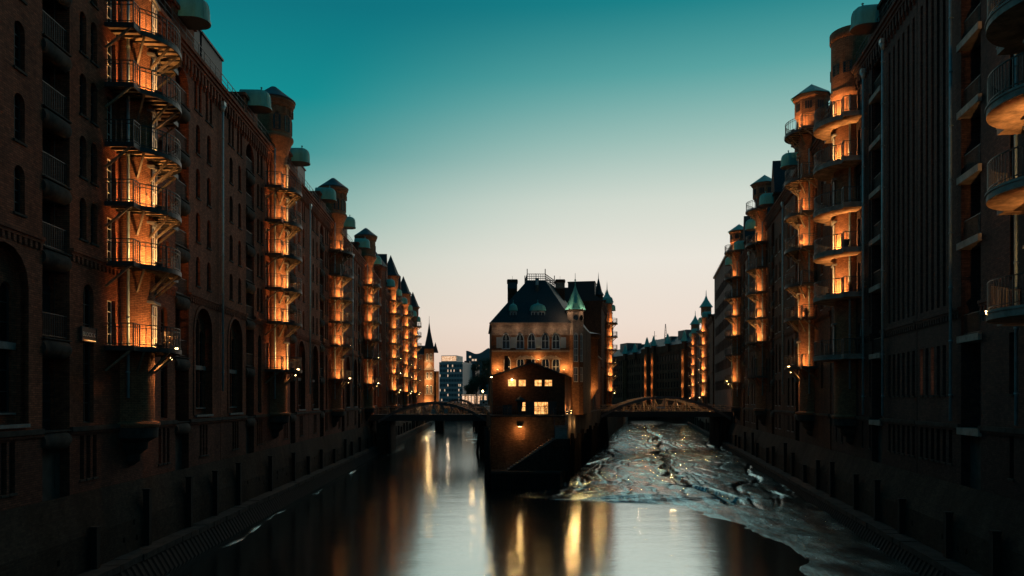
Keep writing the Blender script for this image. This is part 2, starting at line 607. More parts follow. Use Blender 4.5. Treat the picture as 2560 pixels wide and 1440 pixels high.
BAL = {}
RNDL = random.Random(21)
def balcony_meshes(style):
    if style in BAL:
        return BAL[style]
    path = balcony_path(style)
    d = MB()
    if style == 'steel':
        d.prism(path, -0.09, 0.0, 1, 1, 0)
        for i in range(1, len(path) - 2):
            a, b = path[i], path[i + 1]
            d.bar((*a, -0.1), (*b, -0.1), 0.06, 0.22, 1)
        d.bar((2.6, 0, -0.1), (2.6, 1.3, -0.1), 0.06, 0.22, 1)
        d.bar((-2.6, 0, -0.1), (-2.6, 1.3, -0.1), 0.06, 0.22, 1)
        for x in (-2.05, -1.55, 1.55, 2.05):
            d.bar((x, 0.05, -0.14), (x, min(1.25, 1.3), -0.14), 0.06, 0.1, 1)
        for x in (-1.0, -0.5, 0.0, 0.5, 1.0):
            y1 = math.sqrt(2.3 ** 2 - x * x) - 0.05
            d.bar((x, math.sqrt(max(0.05, 1.12 ** 2 - x * x)), -0.13), (x, y1, -0.13), 0.05, 0.09, 1)
        deck = d.mesh('balcony', ['deck', 'steel'])
    else:
        d.prism(path, -0.34, 0.0, 0, 0, 1)
        ins = [(x * 1.015, y * 1.015) for x, y in path]
        d.prism(ins, -0.10, -0.03, 0, 0, 0)
        deck = d.mesh('balcony', ['concrete', 'plaster'])
    r = MB()
    off = [(x * 0.975, y * 0.975 if y > 0 else y) for x, y in path]
    for i in range(len(off) - 1):
        a, b = off[i], off[i + 1]
        r.bar((*a, 1.05), (*b, 1.05), 0.055, 0.04, 0)
        r.bar((*a, 0.12), (*b, 0.12), 0.04, 0.035, 0)
        if style == 'steel':
            r.bar((*a, 0.88), (*b, 0.88), 0.035, 0.03, 0)
    for q in walk(off, 0.24 if style == 'steel' else 0.17):
        r.bar((q.x, q.y, 0.0), (q.x, q.y, 1.04), 0.026, 0.026, 0, False)
    for i in (1, 2, 7, 13, 18, 19):
        a = off[i]
        r.bar((*a, -0.05), (*a, 1.07), 0.05, 0.05, 0)
    rail = r.mesh('railing', ['steel'])
    br = []
    if style == 'steel':
        for ang in (40, 76, 104, 140):
            b = MB()
            ca, sa = math.cos(R(ang)), math.sin(R(ang))
            b.bar((2.15 * ca, 2.15 * sa, -0.16), (1.09 * ca, 1.09 * sa, -1.15), 0.09, 0.09)
            br.append(b.mesh('bracket', ['bracket_paint']))
        for sx in (-1, 1):
            b = MB()
            b.bar((sx * 2.55, 1.2, -0.16), (sx * 2.55, 0.02, -1.15), 0.09, 0.09)
            br.append(b.mesh('bracket', ['bracket_paint']))
    f = MB()
    f.box(-0.14, 0.14, -0.09, 0.09, 0.0, 0.16, 0)
    f.box(-0.12, 0.12, 0.091, 0.10, 0.02, 0.14, 1)
    f.bar((0, -0.05, -0.2), (0, -0.05, 0.0), 0.05, 0.05, 0)
    flood = f.mesh('floodlight', ['steel', 'lamp_face'])
    BAL[style] = (deck, rail, br, flood)
    return BAL[style]

def balcony(parent, z, style, lit, side, power, star=False):
    """side = +1: the viewer looks along -x on this wall, -1: along +x"""
    deck, rail, br, flood = balcony_meshes(style)
    b = put('balcony', deck, parent, (0, 0, z))
    put('railing', rail, b)
    for k in br:
        put('bracket', k, b)
    if lit:
        ang = 58 if side > 0 else 122
        rr_ = 2.12
        fl = put('floodlight', flood, b, (rr_ * math.cos(R(ang)), rr_ * math.sin(R(ang)), 0.06))
        fl.rotation_euler = (R(25), 0, R(ang + 90))
        flood_light(b, (1.98 * math.cos(R(ang)), 1.98 * math.sin(R(ang)), 0.2), (0.6 * math.cos(R(ang)), 0.6 * math.sin(R(ang)), 0.95), power * (3.3 if style == 'steel' else 5.5) * RNDL.uniform(0.65, 1.2), cone=140)
    if star and style == 'steel' and z < E + 4:      # lamp under the lowest deck washes the shaft below it
        ang = 122 if side > 0 else 58
        ca, sa = math.cos(R(ang)), math.sin(R(ang))
        fl = put('floodlight', flood, b, (2.0 * ca, 2.0 * sa, -0.42))
        fl.rotation_euler = (R(-30), 0, R(ang + 90))
        flood_light(b, (1.85 * ca, 1.85 * sa, -0.5), (0.9 * ca, 0.9 * sa, -1.6), power * 1.3, cone=120)
    if star:
        ang = 128 if side > 0 else 52
        sr, sz = (2.26, 0.02) if style == 'steel' else (2.68, -0.14)
        ang = ang if style == 'steel' else 90 + 14 * side
        fl = put('floodlight', flood, b, (sr * math.cos(R(ang)), sr * math.sin(R(ang)), sz))
        fl.rotation_euler = (R(10), 0, R(ang + (112 if side > 0 else 68)))
        flood_light(b, (2.0 * math.cos(R(ang)), 2.0 * math.sin(R(ang)), 0.2), (0.9 * math.cos(R(ang)), 0.9 * math.sin(R(ang)), 0.8), power * 1.5)
    return b

# ------------------------------------------------------------------ warehouse parts
def hood(parent, x, z, w=1.55, l=1.55):
    m = MB()
    prof = [(f, h * 0.8) for f, h in [(1.0, 0.0), (1.0, 0.55), (0.985, 0.85), (0.93, 1.12), (0.82, 1.34), (0.62, 1.50), (0.35, 1.60), (0.02, 1.64)]]
    rings = []
    for f, h in prof:
        pts = [(-w / 2 * f, -0.6), (-w / 2 * f, l - w / 2)]
        for i in range(1, 10):
            a = math.pi * (1 - i / 10)
            pts.append((w / 2 * f * math.cos(a), (l - w / 2) + w / 2 * f * math.sin(a)))
        pts += [(w / 2 * f, l - w / 2), (w / 2 * f, -0.6)]
        rings.append([m.addv((px, py, h)) for px, py in pts])
    for k in range(len(rings) - 1):
        for i in range(len(rings[0]) - 1):
            m.addf((rings[k][i], rings[k + 1][i], rings[k + 1][i + 1], rings[k][i + 1]), 0, None, True)
    lip = [(px * 1.06, py + (0.06 if py > 0 else 0)) for px, py in [(m.v[i][0], m.v[i][1]) for i in rings[0]]]
    m.prism(lip, -0.12, 0.02, 0, 0, 1)
    m.tube((0, l * 0.55, 1.25), (0, l * 0.55, 1.5), 0.05, 6, 0)
    m.lathe([(0.0, 1.45), (0.1, 1.52), (0.0, 1.6)], 8, cx=0, cy=l * 0.55, m=0)
    s = m              # seams standing up on the copper
    for i in range(2, len(rings[0]) - 2, 2):
        for k in range(len(rings) - 2):
            s.bar(m.v[rings[k][i]], m.v[rings[k + 1][i]], 0.035, 0.035, 0, False)
    o = m.build('copper_hood', ['copper', 'steel'], parent, (x, 0, z))
    return o

BAYC = {}
def bay(parent, x, w, zs, ztop, brick, style):
    """one hoisting bay: doors, sills and rails of every storey"""
    key = (w, style)
    if key not in BAYC:
        d = MB()
        d.box(-w / 2, w / 2, -0.06, 0.0, 0, 2.3, 0)
        d.box(-0.03, 0.03, 0.0, 0.03, 0, 2.3, 1)
        for k in (0.35, 1.15, 1.9):
            d.box(-w / 2, -0.05, 0.0, 0.02, k, k + 0.1, 1); d.box(0.05, w / 2, 0.0, 0.02, k, k + 0.1, 1)
        door = d.mesh('loading_door', ['door_wood', 'frame_dark'])
        s = MB()
        if style == 'concrete':
            s.box(-w / 2 - 0.12, w / 2 + 0.12, -0.6, 0.16, -0.32, 0.0)
        else:
            prof = [(0.22, 0.0)]
            b = []
            for i in range(9):
                a = R(90) - R(180) * i / 8
                b.append((0.0 + 0.30 * math.cos(a), -0.42 + 0.36 * math.sin(a)))
            s.box(-w / 2, w / 2, -0.6, 0.10, -0.06, 0.0)
            rings = []
            for sx in (-w / 2 + 0.03, -w / 2 + 0.22, w / 2 - 0.22, w / 2 - 0.03):
                fct = 0.75 if abs(sx) > w / 2 - 0.1 else 1.0
                rings.append([s.addv((sx, -0.1 + yy * fct, -0.42 + (zz + 0.42) * fct)) for yy, zz in b])
            for k in range(3):
                for i in range(8):
                    s.addf((rings[k][i], rings[k + 1][i], rings[k + 1][i + 1], rings[k][i + 1]), 0, None, True)
            for rg in (rings[0], rings[3]):
                s.addf(rg, 0)
            s.box(-w / 2, w / 2, -0.62, -0.101, -0.78, -0.061)
        sill = s.mesh('sill', ['stone_dark' if style != 'concrete' else 'concrete'])
        r = MB()
        for zz in (1.0, 0.1):
            r.bar((-w / 2, -0.12, zz), (w / 2, -0.12, zz), 0.035)
        k = int(w / 0.13)
        for i in range(k + 1):
            xx = -w / 2 + w * i / k
            r.bar((xx, -0.12, 0.1), (xx, -0.12, 1.0), 0.018, 0.018, 0, False)
        rail = r.mesh('railing', ['steel'])
        BAYC[key] = (door, sill, rail)
    door, sill, rail = BAYC[key]
    m = MB()
    zb = zs[0] - 3.0
    m.box(x - w / 2 - 0.05, x + w / 2 + 0.05, -0.98, -0.86, zb - 0.2, ztop)
    o = m.build('loading_bay', ['door_wood'], parent)
    for i, z in enumerate(zs):
        put('loading_door', door, o, (x, -0.8, z + 0.0))
        put('sill', sill, o, (x, 0, z))
        if i > 0:
            put('railing', rail, o, (x, 0, z))
    put('loading_door', door, o, (x, -0.8, zb + 0.3))
    if style != 'concrete':
        c = MB()     # rope hanging from the hoist
        c.tube((x - 0.5, -0.35, zs[0] - 2.4), (x - 0.42, -0.3, ztop - 1.0), 0.012, 4)
        c.build('hoist_rope', ['steel'], o)
    return o

def downpipe(parent, x, y, z0, z1, head=True):
    m = MB()
    m.tube((x, y, z0), (x, y, z1), 0.075, 8)
    z = z0 + 1.2
    while z < z1 - 0.5:
        m.tube((x, y, z), (x, y, z + 0.09), 0.095, 8)
        m.bar((x, y - 0.13, z + 0.04), (x, y, z + 0.04), 0.03)
        z += 2.6
    if head:
        m.tube((x, y, z1), (x, y, z1 + 0.4), 0.09, 8, r1=0.2)
        m.box(x - 0.2, x + 0.2, y - 0.16, y + 0.16, z1 + 0.4, z1 + 0.65)
    return m.build('downpipe', ['zinc'], parent)

def big_arch(parent, cx, z, w, h, brick, lit=False, kind='arch', split=True):
    """deep arched bay of the lower storeys: brick back with six windows"""
    m = MB()
    subs = []
    cw = w * 0.24
    for i, dx in enumerate((-w * 0.28, 0, w * 0.28)):
        hh = h * 0.34 if i != 1 else h * 0.44
        subs.append((kind, cw, hh, cx + dx, z + h * 0.46))
        subs.append(('rect', cw, h * 0.36, cx + dx, z + 0.42))
    o_ = shrink(outline(kind, w, h, cx, z), -0.02)
    m.wall(o_, [outline(*q) for q in subs], -0.42, 0.18)
    m.box(cx - w / 2, cx + w / 2, -0.42, 0.12, z - 0.14, z, 1)
    m.box(cx - w * 0.42, cx + w * 0.42, -0.42, -0.30, z + h * 0.42, z + h * 0.45, 1)
    for q in subs:
        m.box(q[3] - cw * .62, q[3] + cw * .62, -0.42, -0.30, q[4] - 0.07, q[4], 1)
    o = m.build('arched_bay', [brick, 'stone'], parent)
    for q in subs:
        window(o, q[0], q[1], q[2], q[3], q[4], -0.55, bars=(0, 2), split=False)
    # stepped arch ring
    g = MB()
    o1 = outline(kind, w + 0.5, h + 0.25, cx, z); o2 = outline(kind, w, h, cx, z)
    g.wall(o1, [o2], 0.05, 0.3)
    for i in range(len(o1)):
        (x0, z0), (x1, z1) = o1[i], o1[(i + 1) % len(o1)]
        g.face(((x0, 0.05, z0), (x1, 0.05, z1), (x1, -0.01, z1), (x0, -0.01, z0)))
    g.build('arch_ring', [brick], o)
    return o

def turret(parent, brick, decks, style, side, det, doors=True):
    t = MB()
    n = 28 if det else 16
    zl = E - 1.24
    r = 1.1
    # corbelled foot
    t.lathe([(0.15, zl - 2.0), (0.45, zl - 1.75), (0.45, zl - 1.45), (0.8, zl - 1.15), (0.8, zl - 0.85), (1.25, zl - 0.6), (1.28, zl - 0.15), (1.12, zl + 0.05)], n, -8, 188, m=2)
    t.lathe([(1.3, zl - 0.1), (1.36, zl), (1.36, zl + 0.12), (1.12, zl + 0.22)], n, -8, 188, m=0)
    if style == 'drum':
        zt = E + 20.3
        t.lathe([(r, zl), (r, zt)], n, -8, 188)
        t.lathe([(r, zt), (1.22, zt + 0.35), (1.22, zt + 0.7), (1.5, zt + 1.3), (1.62, zt + 1.5), (1.62, zt + 1.7), (1.48, zt + 1.85)], n)
        t.lathe([(1.46, zt + 1.8), (1.46, zt + 4.0)], n)
        t.lathe([(1.46, zt + 4.0), (1.62, zt + 4.15), (1.62, zt + 4.35), (1.74, zt + 4.5), (1.74, zt + 4.72), (1.7, zt + 4.75)], n)
        t.lathe([(1.8, zt + 4.74), (1.8, zt + 4.8), (1.0, zt + 5.4), (0.25, zt + 6.0), (0.0, zt + 6.1)], n, m=1)
        ztop = zt + 1.9
        for k in range(14 if det else 0):
            a = 360 * k / 14
            ca, sa = math.cos(R(a)), math.sin(R(a))
            t.bar((1.5 * ca, 1.5 * sa, zt + 3.45), (1.5 * ca, 1.5 * sa, zt + 4.0), 0.16, 0.2)
    elif style == 'spire':
        zt = E + 21.6
        t.lathe([(r, zl), (r, zt)], n, -8, 188)
        t.lathe([(r, zt), (1.5, zt + 0.7), (1.5, zt + 2.3), (1.75, zt + 2.6), (1.75, zt + 2.8)], n)
        t.lathe([(1.95, zt + 2.75), (1.5, zt + 3.3), (1.1, zt + 4.3), (0.0, zt + 7.0)], 8, m=1)
        ztop = zt + 0.9
    elif style == 'octagon':
        zt = E + 24.9
        t.lathe([(r, zl), (r, zt)], n, -8, 188)
        t.lathe([(r, zt), (1.3, zt + 0.5), (1.45, zt + 0.7), (1.45, zt + 2.0), (1.62, zt + 2.2), (1.62, zt + 2.45)], 8, smooth=False)
        t.lathe([(1.8, zt + 2.42), (1.75, zt + 2.5), (0.0, zt + 3.7)], 8, m=1, smooth=False)
        ztop = zt + 0.8
        for k in range(8):
            for dd in (-9, 0, 9):
                a = 22.5 + 45 * k + dd
                t.bar((1.36 * math.cos(R(a)), 1.36 * math.sin(R(a)), zt + 1.1), (1.36 * math.cos(R(a)), 1.36 * math.sin(R(a)), zt + 1.75), 0.1, 0.14, m=3)
    elif style == 'green':
        zt = E + 20.5
        t.lathe([(r, zl), (r, zt + 1.2)], n, -8, 188)
        t.lathe([(1.3, zt + 1.0), (1.3, zt + 3.2)], 8, smooth=False)
        t.lathe([(1.75, zt + 3.1), (1.2, zt + 3.9), (0.5, zt + 5.0), (0.12, zt + 6.0), (0.05, zt + 7.4), (0, zt + 7.5)], 8, m=1, smooth=False)
        ztop = zt + 1.4
    elif style == 'capped':
        zt = E + 20.9
        t.lathe([(r, zl), (r, zt)], n, -8, 188)
        t.lathe([(r, zt), (1.3, zt + 0.2), (1.3, zt + 0.6)], 8, smooth=False)
        t.lathe([(1.5, zt + 0.55), (1.0, zt + 1.4), (0.4, zt + 2.4), (0.1, zt + 3.4), (0.0, zt + 5.4)], 8, m=1, smooth=False)
        ztop = zt
    else:                                   # flat
        zt = E + 26.6
        t.lathe([(r + 0.1, zl), (r + 0.1, E + 21.6)], n, -8, 188)
        t.lathe([(r + 0.1, E + 21.6), (1.45, E + 21.9), (1.45, E + 22.3)], n)
        t.lathe([(1.4, E + 22.3), (1.4, zt - 0.7)], n)
        t.lathe([(1.4, zt - 0.7), (1.5, zt - 0.6), (1.5, zt), (0.0, zt + 0.05)], n)
        ztop = E + 23.2
    roofm = {'drum': 'lead_roof', 'spire': 'slate', 'octagon': 'copper', 'green': 'copper', 'capped': 'copper', 'flat': 'lead_roof'}[style]
    o = t.build('turret', ['brick_turret_lit', roofm, 'stone_dark', 'sign_dark'], parent)
    if doors:
        rr_ = 1.09 if style != 'flat' else 1.19
        for z in decks:
            da = R(8 * side)
            window(o, 'rect', 0.86, 2.15, -math.sin(da) * (rr_ + 0.02), z + 0.05, math.cos(da) * (rr_ + 0.02), 'frame_white', 'glass', (1, 3), det, 0.09, da)
            h = MB()
            h.box(-0.6, 0.6, rr_ - 0.3, rr_ + 0.18, z + 2.24, z + 2.36)
            h.build('door_lintel', ['stone'], o, None, da)
    for a in ((62, 118, 25, 155) if det else (90,)):
        if style in ('drum', 'flat'):
            rr_ = 1.46 if style == 'drum' else 1.4
            wn = window(o, 'arch' if style == 'drum' else 'rect', 0.62, 1.35 if style == 'drum' else 0.8, rr_ * math.cos(R(a)), ztop + 0.15, rr_ * math.sin(R(a)), 'frame_dark', 'glass', (1, 3), False, 0.06, R(a - 90))
    return o

ROWS = [7.0, 9.7, 12.4, 15.1]
def warehouse(pos, rz, xa, xb, side, label, decks, lit, stars, tstyle='drum', bstyle='steel', brick='brick_red', zc=20.8, wstyle='arch',
              layout='round', det=True, power=105.0, group=None, roof='slate', bays=(-6.6, 6.6), turret_on=True, depth=13.0, name='brick_warehouse', pipes=None):
    root = empty(name, (pos.x, pos.y, 0), rz)
    tag(root, label, 'warehouse', group)
    z0 = 4.4
    zt = E + zc
    zl = E - 1.24
    holes = []       # (kind,w,h,cx,z,frame,glass,bars,depth)
    bw = 2.0 if layout != 'modern' else 2.15
    bays = [b for b in bays if xa + 1.3 < b < xb - 1.3]
    ok = lambda c, w: xa + 0.25 < c - w / 2 and c + w / 2 < xb - 0.25
    arches = []
    if layout == 'round':
        for sx in (-1, 1):
            for c in (9.1, 11.0):
                for rz_ in ROWS:
                    holes.append((wstyle, 0.68, 1.8, sx * c, E + rz_, 'frame_dark', 'glass', (1, 3)))
                for q in (-0.36, 0.36):
                    holes.append((wstyle, 0.46, 1.9, sx * c + q, E + 17.7, 'frame_dark', 'glass', (0, 3)))
            for c in (3.55, 4.5):
                for rz_ in ROWS + [17.7]:
                    holes.append((wstyle, 0.56, 1.8, sx * c, E + rz_, 'frame_dark', 'glass', (1, 3)))
            holes.append((wstyle, 0.9, 6.1, sx * 4.05, E - 1.0, 'frame_dark', 'glass', (1, 6)))
            for c in (9.55, 10.05, 10.55):
                holes.append(('rect', 0.34, 1.9, sx * c, E - 3.45, 'frame_dark', 'glass', (0, 2)))
            for c in (3.5, 4.05, 4.6):
                holes.append(('rect', 0.34, 1.9, sx * c, E - 3.45, 'frame_dark', 'glass', (0, 2)))
            if ok(sx * 10.05, 3.4):
                arches.append(sx * 10.05)
    elif layout == 'lancet':
        rows = [8.0, 11.0, 14.0, 17.0]
        for sx in (-1, 1):
            for c in (9.0, 11.4):
                for rz_ in rows:
                    for q in (-0.48, 0, 0.48):
                        holes.append(('rect' if rz_ > 8 else 'arch', 0.34, 1.9, sx * c + q, E + rz_ - 0.3, 'frame_dark', 'glass', (0, 3)))
                holes.append(('point', 1.05, 3.4, sx * c, E + 3.1, 'frame_dark', 'glass', (1, 5)))
                holes.append(('rect', 0.95, 2.9, sx * c, E - 0.6, 'frame_dark', 'glass', (1, 4)))
                for q in (-0.3, 0.3):
                    holes.append(('arch', 0.32, 1.6, sx * c + q, E - 3.2, 'frame_dark', 'glass', (0, 2)))
            for rz_ in rows:
                holes.append(('rect', 0.62, 1.9, sx * 4.2, E + rz_ - 0.3, 'frame_dark', 'glass', (1, 3)))
            holes.append(('arch', 0.8, 4.2, sx * 4.2, E + 1.0, 'frame_dark', 'glass', (1, 5)))
    else:                                     # modern: fluted brick
        for sx in (-1, 1):
            for k in range(6):
                c = sx * (8.75 + 0.86 * k) if not (sx > 0 and xb > 15) else 10.95 + 0.84 * k * 0.95
                holes.append(('rect', 0.36, 16.6, c, E + 4.7, None, None, None))
                holes.append(('rect', 0.42, 2.5, c, E + 0.25, 'frame_dark', 'lit_dim' if (k in (3, 5) and sx > 0) else 'glass', (0, 3)))
                holes.append(('rect', 0.40, 1.7, c, E - 3.1, 'frame_dark', 'glass', (0, 2)))
            for k in (2.8, 4.6):
                holes.append(('rect', 0.30, 15.5, sx * k, E + 4.9, None, None, None))
                holes.append(('rect', 0.42, 2.5, sx * k, E + 0.25, 'frame_dark', 'lit_far' if (k == 2.8 and sx > 0) else 'glass', (0, 5)))
                holes.append(('rect', 0.36, 1.8, sx * k, E - 3.2, 'frame_dark', 'glass', (0, 2)))
    holes = [h for h in holes if ok(h[3], h[1])]
    if turret_on:
        for z in decks:
            for sx in (-1, 1):
                if z + 2.2 < zt - 1:
                    holes.append(('rect', 0.8, 2.1, sx * 1.95, z + 0.08, 'frame_white', 'glass', (1, 3)))
    # loading bays
    bzs = [E + q for q in (-1.24, 2.5, 6.1, 8.9, 11.7, 14.5, 17.2)]
    if layout == 'modern':
        bzs = [E + q for q in (-1.3, 3.0, 7.4, 10.5, 13.6, 16.8, 19.9)]
    btop = zt - 1.5
    polys = [outline(h[0], h[1], h[2], h[3], h[4]) for h in holes]
    m = MB()
    fl = [outline('rect', h[1], h[2], h[3], h[4]) for h in holes if h[5] is None]
    deep = [outline('arch' if layout == 'round' else 'rect', bw, btop - (E - 4.3), b, E - 4.3) for b in bays]
    ar = [outline('arch', 2.9, 6.65, a, E - 0.9) for a in arches]
    m.wall([(xa, z0), (xb, z0), (xb, zt), (xa, zt)], polys + deep + ar, 0.0, 0.28)
    for lp in deep + ar:                    # deeper reveals
        k = len(lp)
        dd = -0.95 if lp in deep else -0.45
        for i in range(k):
            (x0, q0), (x1, q1) = lp[i], lp[(i + 1) % k]
            m.face(((x0, -0.28, q0), (x1, -0.28, q1), (x1, dd, q1), (x0, dd, q0)))
    for h in holes:
        if h[5] is None:                    # blind flute: brick back
            m.box(h[3] - h[1] / 2 - 0.01, h[3] + h[1] / 2 + 0.01, -0.32, -0.24, h[4] - 0.01, h[4] + h[2] + 0.01)
    m.face(((xa, 0, z0), (xa, -depth, z0), (xa, -depth, zt), (xa, 0, zt)))
    m.face(((xb, 0, z0), (xb, -depth, z0), (xb, -depth, zt), (xb, 0, zt)))
    m.face(((xa, -depth, z0), (xb, -depth, z0), (xb, -depth, zt), (xa, -depth, zt)))
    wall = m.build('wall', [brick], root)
    for h in holes:
        if h[5]:
            window(root, h[0], h[1], h[2], h[3], h[4], -0.2, h[5], h[6], h[7], det)
    # sills
    s = MB()
    for h in holes:
        if h[5] and h[2] < 4 and h[5] != 'frame_white':
            s.box(h[3] - h[1] / 2 - 0.06, h[3] + h[1] / 2 + 0.06, -0.18, 0.07, h[4] - 0.09, h[4] - 0.003)
    so = s.build('window_sill', ['stone' if layout == 'lancet' else 'stone_dark'], root)
    so['kind'] = 'stuff'
    for a in arches:
        big_arch(root, a, E - 0.9, 2.9, 6.65, brick)
    # mouldings split where bays and turret cut through
    cuts = sorted([(b - bw / 2 - 0.02, b + bw / 2 + 0.02) for b in bays] + ([(-1.2, 1.2)] if turret_on else []))
    segs = []
    x = xa
    for c0, c1 in cuts:
        segs.append((x, c0)); x = c1
    segs.append((x, xb))
    for a, b in segs:
        c = MB()
        c.box(a, b, -0.05, 0.14, zl - 0.1, zl + 0.1, 1)
        c.box(a, b, -0.05, 0.08, zl - 0.22, zl - 0.101, 0)
        zb = E + (6.15 if layout == 'round' else 7.0 if layout == 'lancet' else 4.15)
        c.box(a, b, -0.05, 0.16, zb + 0.12, zb + 0.26, 0)
        c.box(a, b, -0.05, 0.10, zb, zb + 0.119, 0)
        k = int((b - a) / 0.34)
        for i in range(k if det else 0):
            xx = a + (i + 0.5) * (b - a) / k
            c.box(xx - 0.08, xx + 0.08, -0.05, 0.09, zb - 0.26, zb - 0.001, 0)
        so = c.build('string_course', [brick, 'stone_dark'], root)
        so['kind'] = 'stuff'
    c = MB()
    c.box(xa, xb, -0.05, 0.18, zt - 0.62, zt - 0.42)
    c.box(xa, xb, -0.05, 0.28, zt - 0.419, zt - 0.2)
    c.box(xa, xb, -0.05, 0.40, zt - 0.199, zt + 0.02)
    k = int((xb - xa) / 0.55)
    for i in range(k):
        xx = xa + (i + 0.5) * (xb - xa) / k
        c.box(xx - 0.12, xx + 0.12, -0.05, 0.15, zt - 1.25, zt - 0.621)
        if det:
            c.box(xx - 0.05, xx + 0.05, -0.05, 0.11, zt - 1.5, zt - 1.251)
    c.build('cornice', [brick], root)
    # roof
    r = MB()
    r.face(((xa, 0.38, zt + 0.03), (xb, 0.38, zt + 0.03), (xb, -3.2, zt + 2.6), (xa, -3.2, zt + 2.6)))
    r.face(((xa, -3.2, zt + 2.6), (xb, -3.2, zt + 2.6), (xb, -depth, zt + 2.9), (xa, -depth, zt + 2.9)))
    for q in (xa, xb):
        r.face(((q, 0.38, zt + 0.03), (q, -3.2, zt + 2.6), (q, -depth, zt + 2.9), (q, -depth, zt)))
    r.face(((xa, -depth, zt), (xb, -depth, zt), (xb, -depth, zt + 2.9), (xa, -depth, zt + 2.9)))
    ro = r.build('roof', [roof], root)
    if det:
        g = MB()
        for q in range(int(xb - xa)):
            g.bar((xa + q + 0.5, 0.2, zt + 0.1), (xa + q + 0.5, 0.2, zt + 0.85), 0.03, 0.03, 0, False)
        g.bar((xa, 0.2, zt + 0.85), (xb, 0.2, zt + 0.85), 0.035)
        g.bar((xa, 0.2, zt + 0.5), (xb, 0.2, zt + 0.5), 0.025)
        g.build('roof_railing', ['steel'], ro)
    pk = -1 if side > 0 else 1
    for ex in (xa, xb):
        g = MB()
        x0 = ex + (0.15 if ex == xa else -4.2); x1 = x0 + 4.05
        g.box(x0, x1, -6.5, -1.3, zt + 0.2, zt + 3.7)
        g.box(x0 - 0.1, x1 + 0.1, -6.6, -1.2, zt + 3.7, zt + 3.85)
        g.build('roof_house', [roof], ro)
    # bays with their gables and hoods
    for b in bays:
        bay(root, b, bw, bzs, btop, brick, 'concrete' if layout == 'modern' else 'stone')
        g = MB()
        g.box(b - 1.7, b + 1.7, -2.6, 0.06, zt + 0.021, zt + 1.5)
        g.box(b - 1.85, b + 1.85, -2.7, 0.2, zt + 1.5, zt + 1.72)
        if layout == 'lancet' or tstyle == 'spire':
            for q0, q1 in ((-1, 0), (0, 1)):
                pass
            bb = len(g.v)
            h = 5.6 if tstyle == 'spire' else 4.2
            for yy in (0.05, -4.0):
                for xx, zz in ((b - 1.6, zt + 1.72), (b + 1.6, zt + 1.72), (b, zt + 1.72 + h)):
                    g.addv((xx, yy, zz))
            g.addf((bb, bb + 1, bb + 2), 0); g.addf((bb + 3, bb + 5, bb + 4), 0)
            g.addf((bb, bb + 2, bb + 5, bb + 3), 1); g.addf((bb + 1, bb + 4, bb + 5, bb + 2), 1)
        go = g.build('gable', [brick, roof], root)
        hood(root, b, zt + (1.25 if layout == 'round' else 0.8))
    if turret_on:
        turret(root, brick, decks, tstyle, side, det)
        for i, z in enumerate(decks):
            balcony(root, z, bstyle, lit[i], side, power, i in stars)
        px = 1.12 * side
        downpipe(root, px + side * 0.05, 0.42, decks[0] - 2.4, min(zt, decks[-1] + 4), False)
    for px in (pipes if pipes is not None else ([xa + 0.12] if side > 0 else [xb - 0.12])):
        downpipe(root, px, 0.2, E + 0.6 if layout != 'modern' else E - 1.0, zt - 1.6)
    return root

# ------------------------------------------------------------------ ground, water, mud
def sheet(name, pts, z, mat):
    m = MB()
    m.face([(x, y, z) for x, y in pts])
    return structure(m.build(name, [mat]))

sheet('river_bed', [(-2500, -400), (2500, -400), (2500, 4000), (-2500, 4000)], -1.6, 'ground')
sheet('water', [(-60, -40), (90, -40), (90, 420), (-60, 420)], 0.0, 'water')

def slab(name, pts, z0, z1, mat):
    m = MB()
    m.prism(pts, z0, z1)
    return structure(m.build(name, [mat]))

def lx(y, lat): return lat - 85 / F * y
def rx(y, lat): return lat + 340 / F * y

slab('ground', [(-900, -40), (lx(-40, -17.6), -40), (lx(330, -17.6), 330), (-900, 330)], -1.6, 6.9, 'ground')
slab('ground', [(rx(-40, 15.2), -40), (900, -40), (900, 330), (rx(262, 15.2), 330), (rx(262, 15.2), 262)], -1.6, 6.9, 'ground')
slab('ground', [(lx(77, 1.6), 77), (rx(77, -8.6), 77), (rx(330, -8.6), 330), (lx(330, 1.6), 330)], -1.6, 6.8, 'ground')
slab('ground', [(-2500, 330.05), (2500, 330.05), (2500, 4000), (-2500, 4000)], -1.55, 6.7, 'ground')

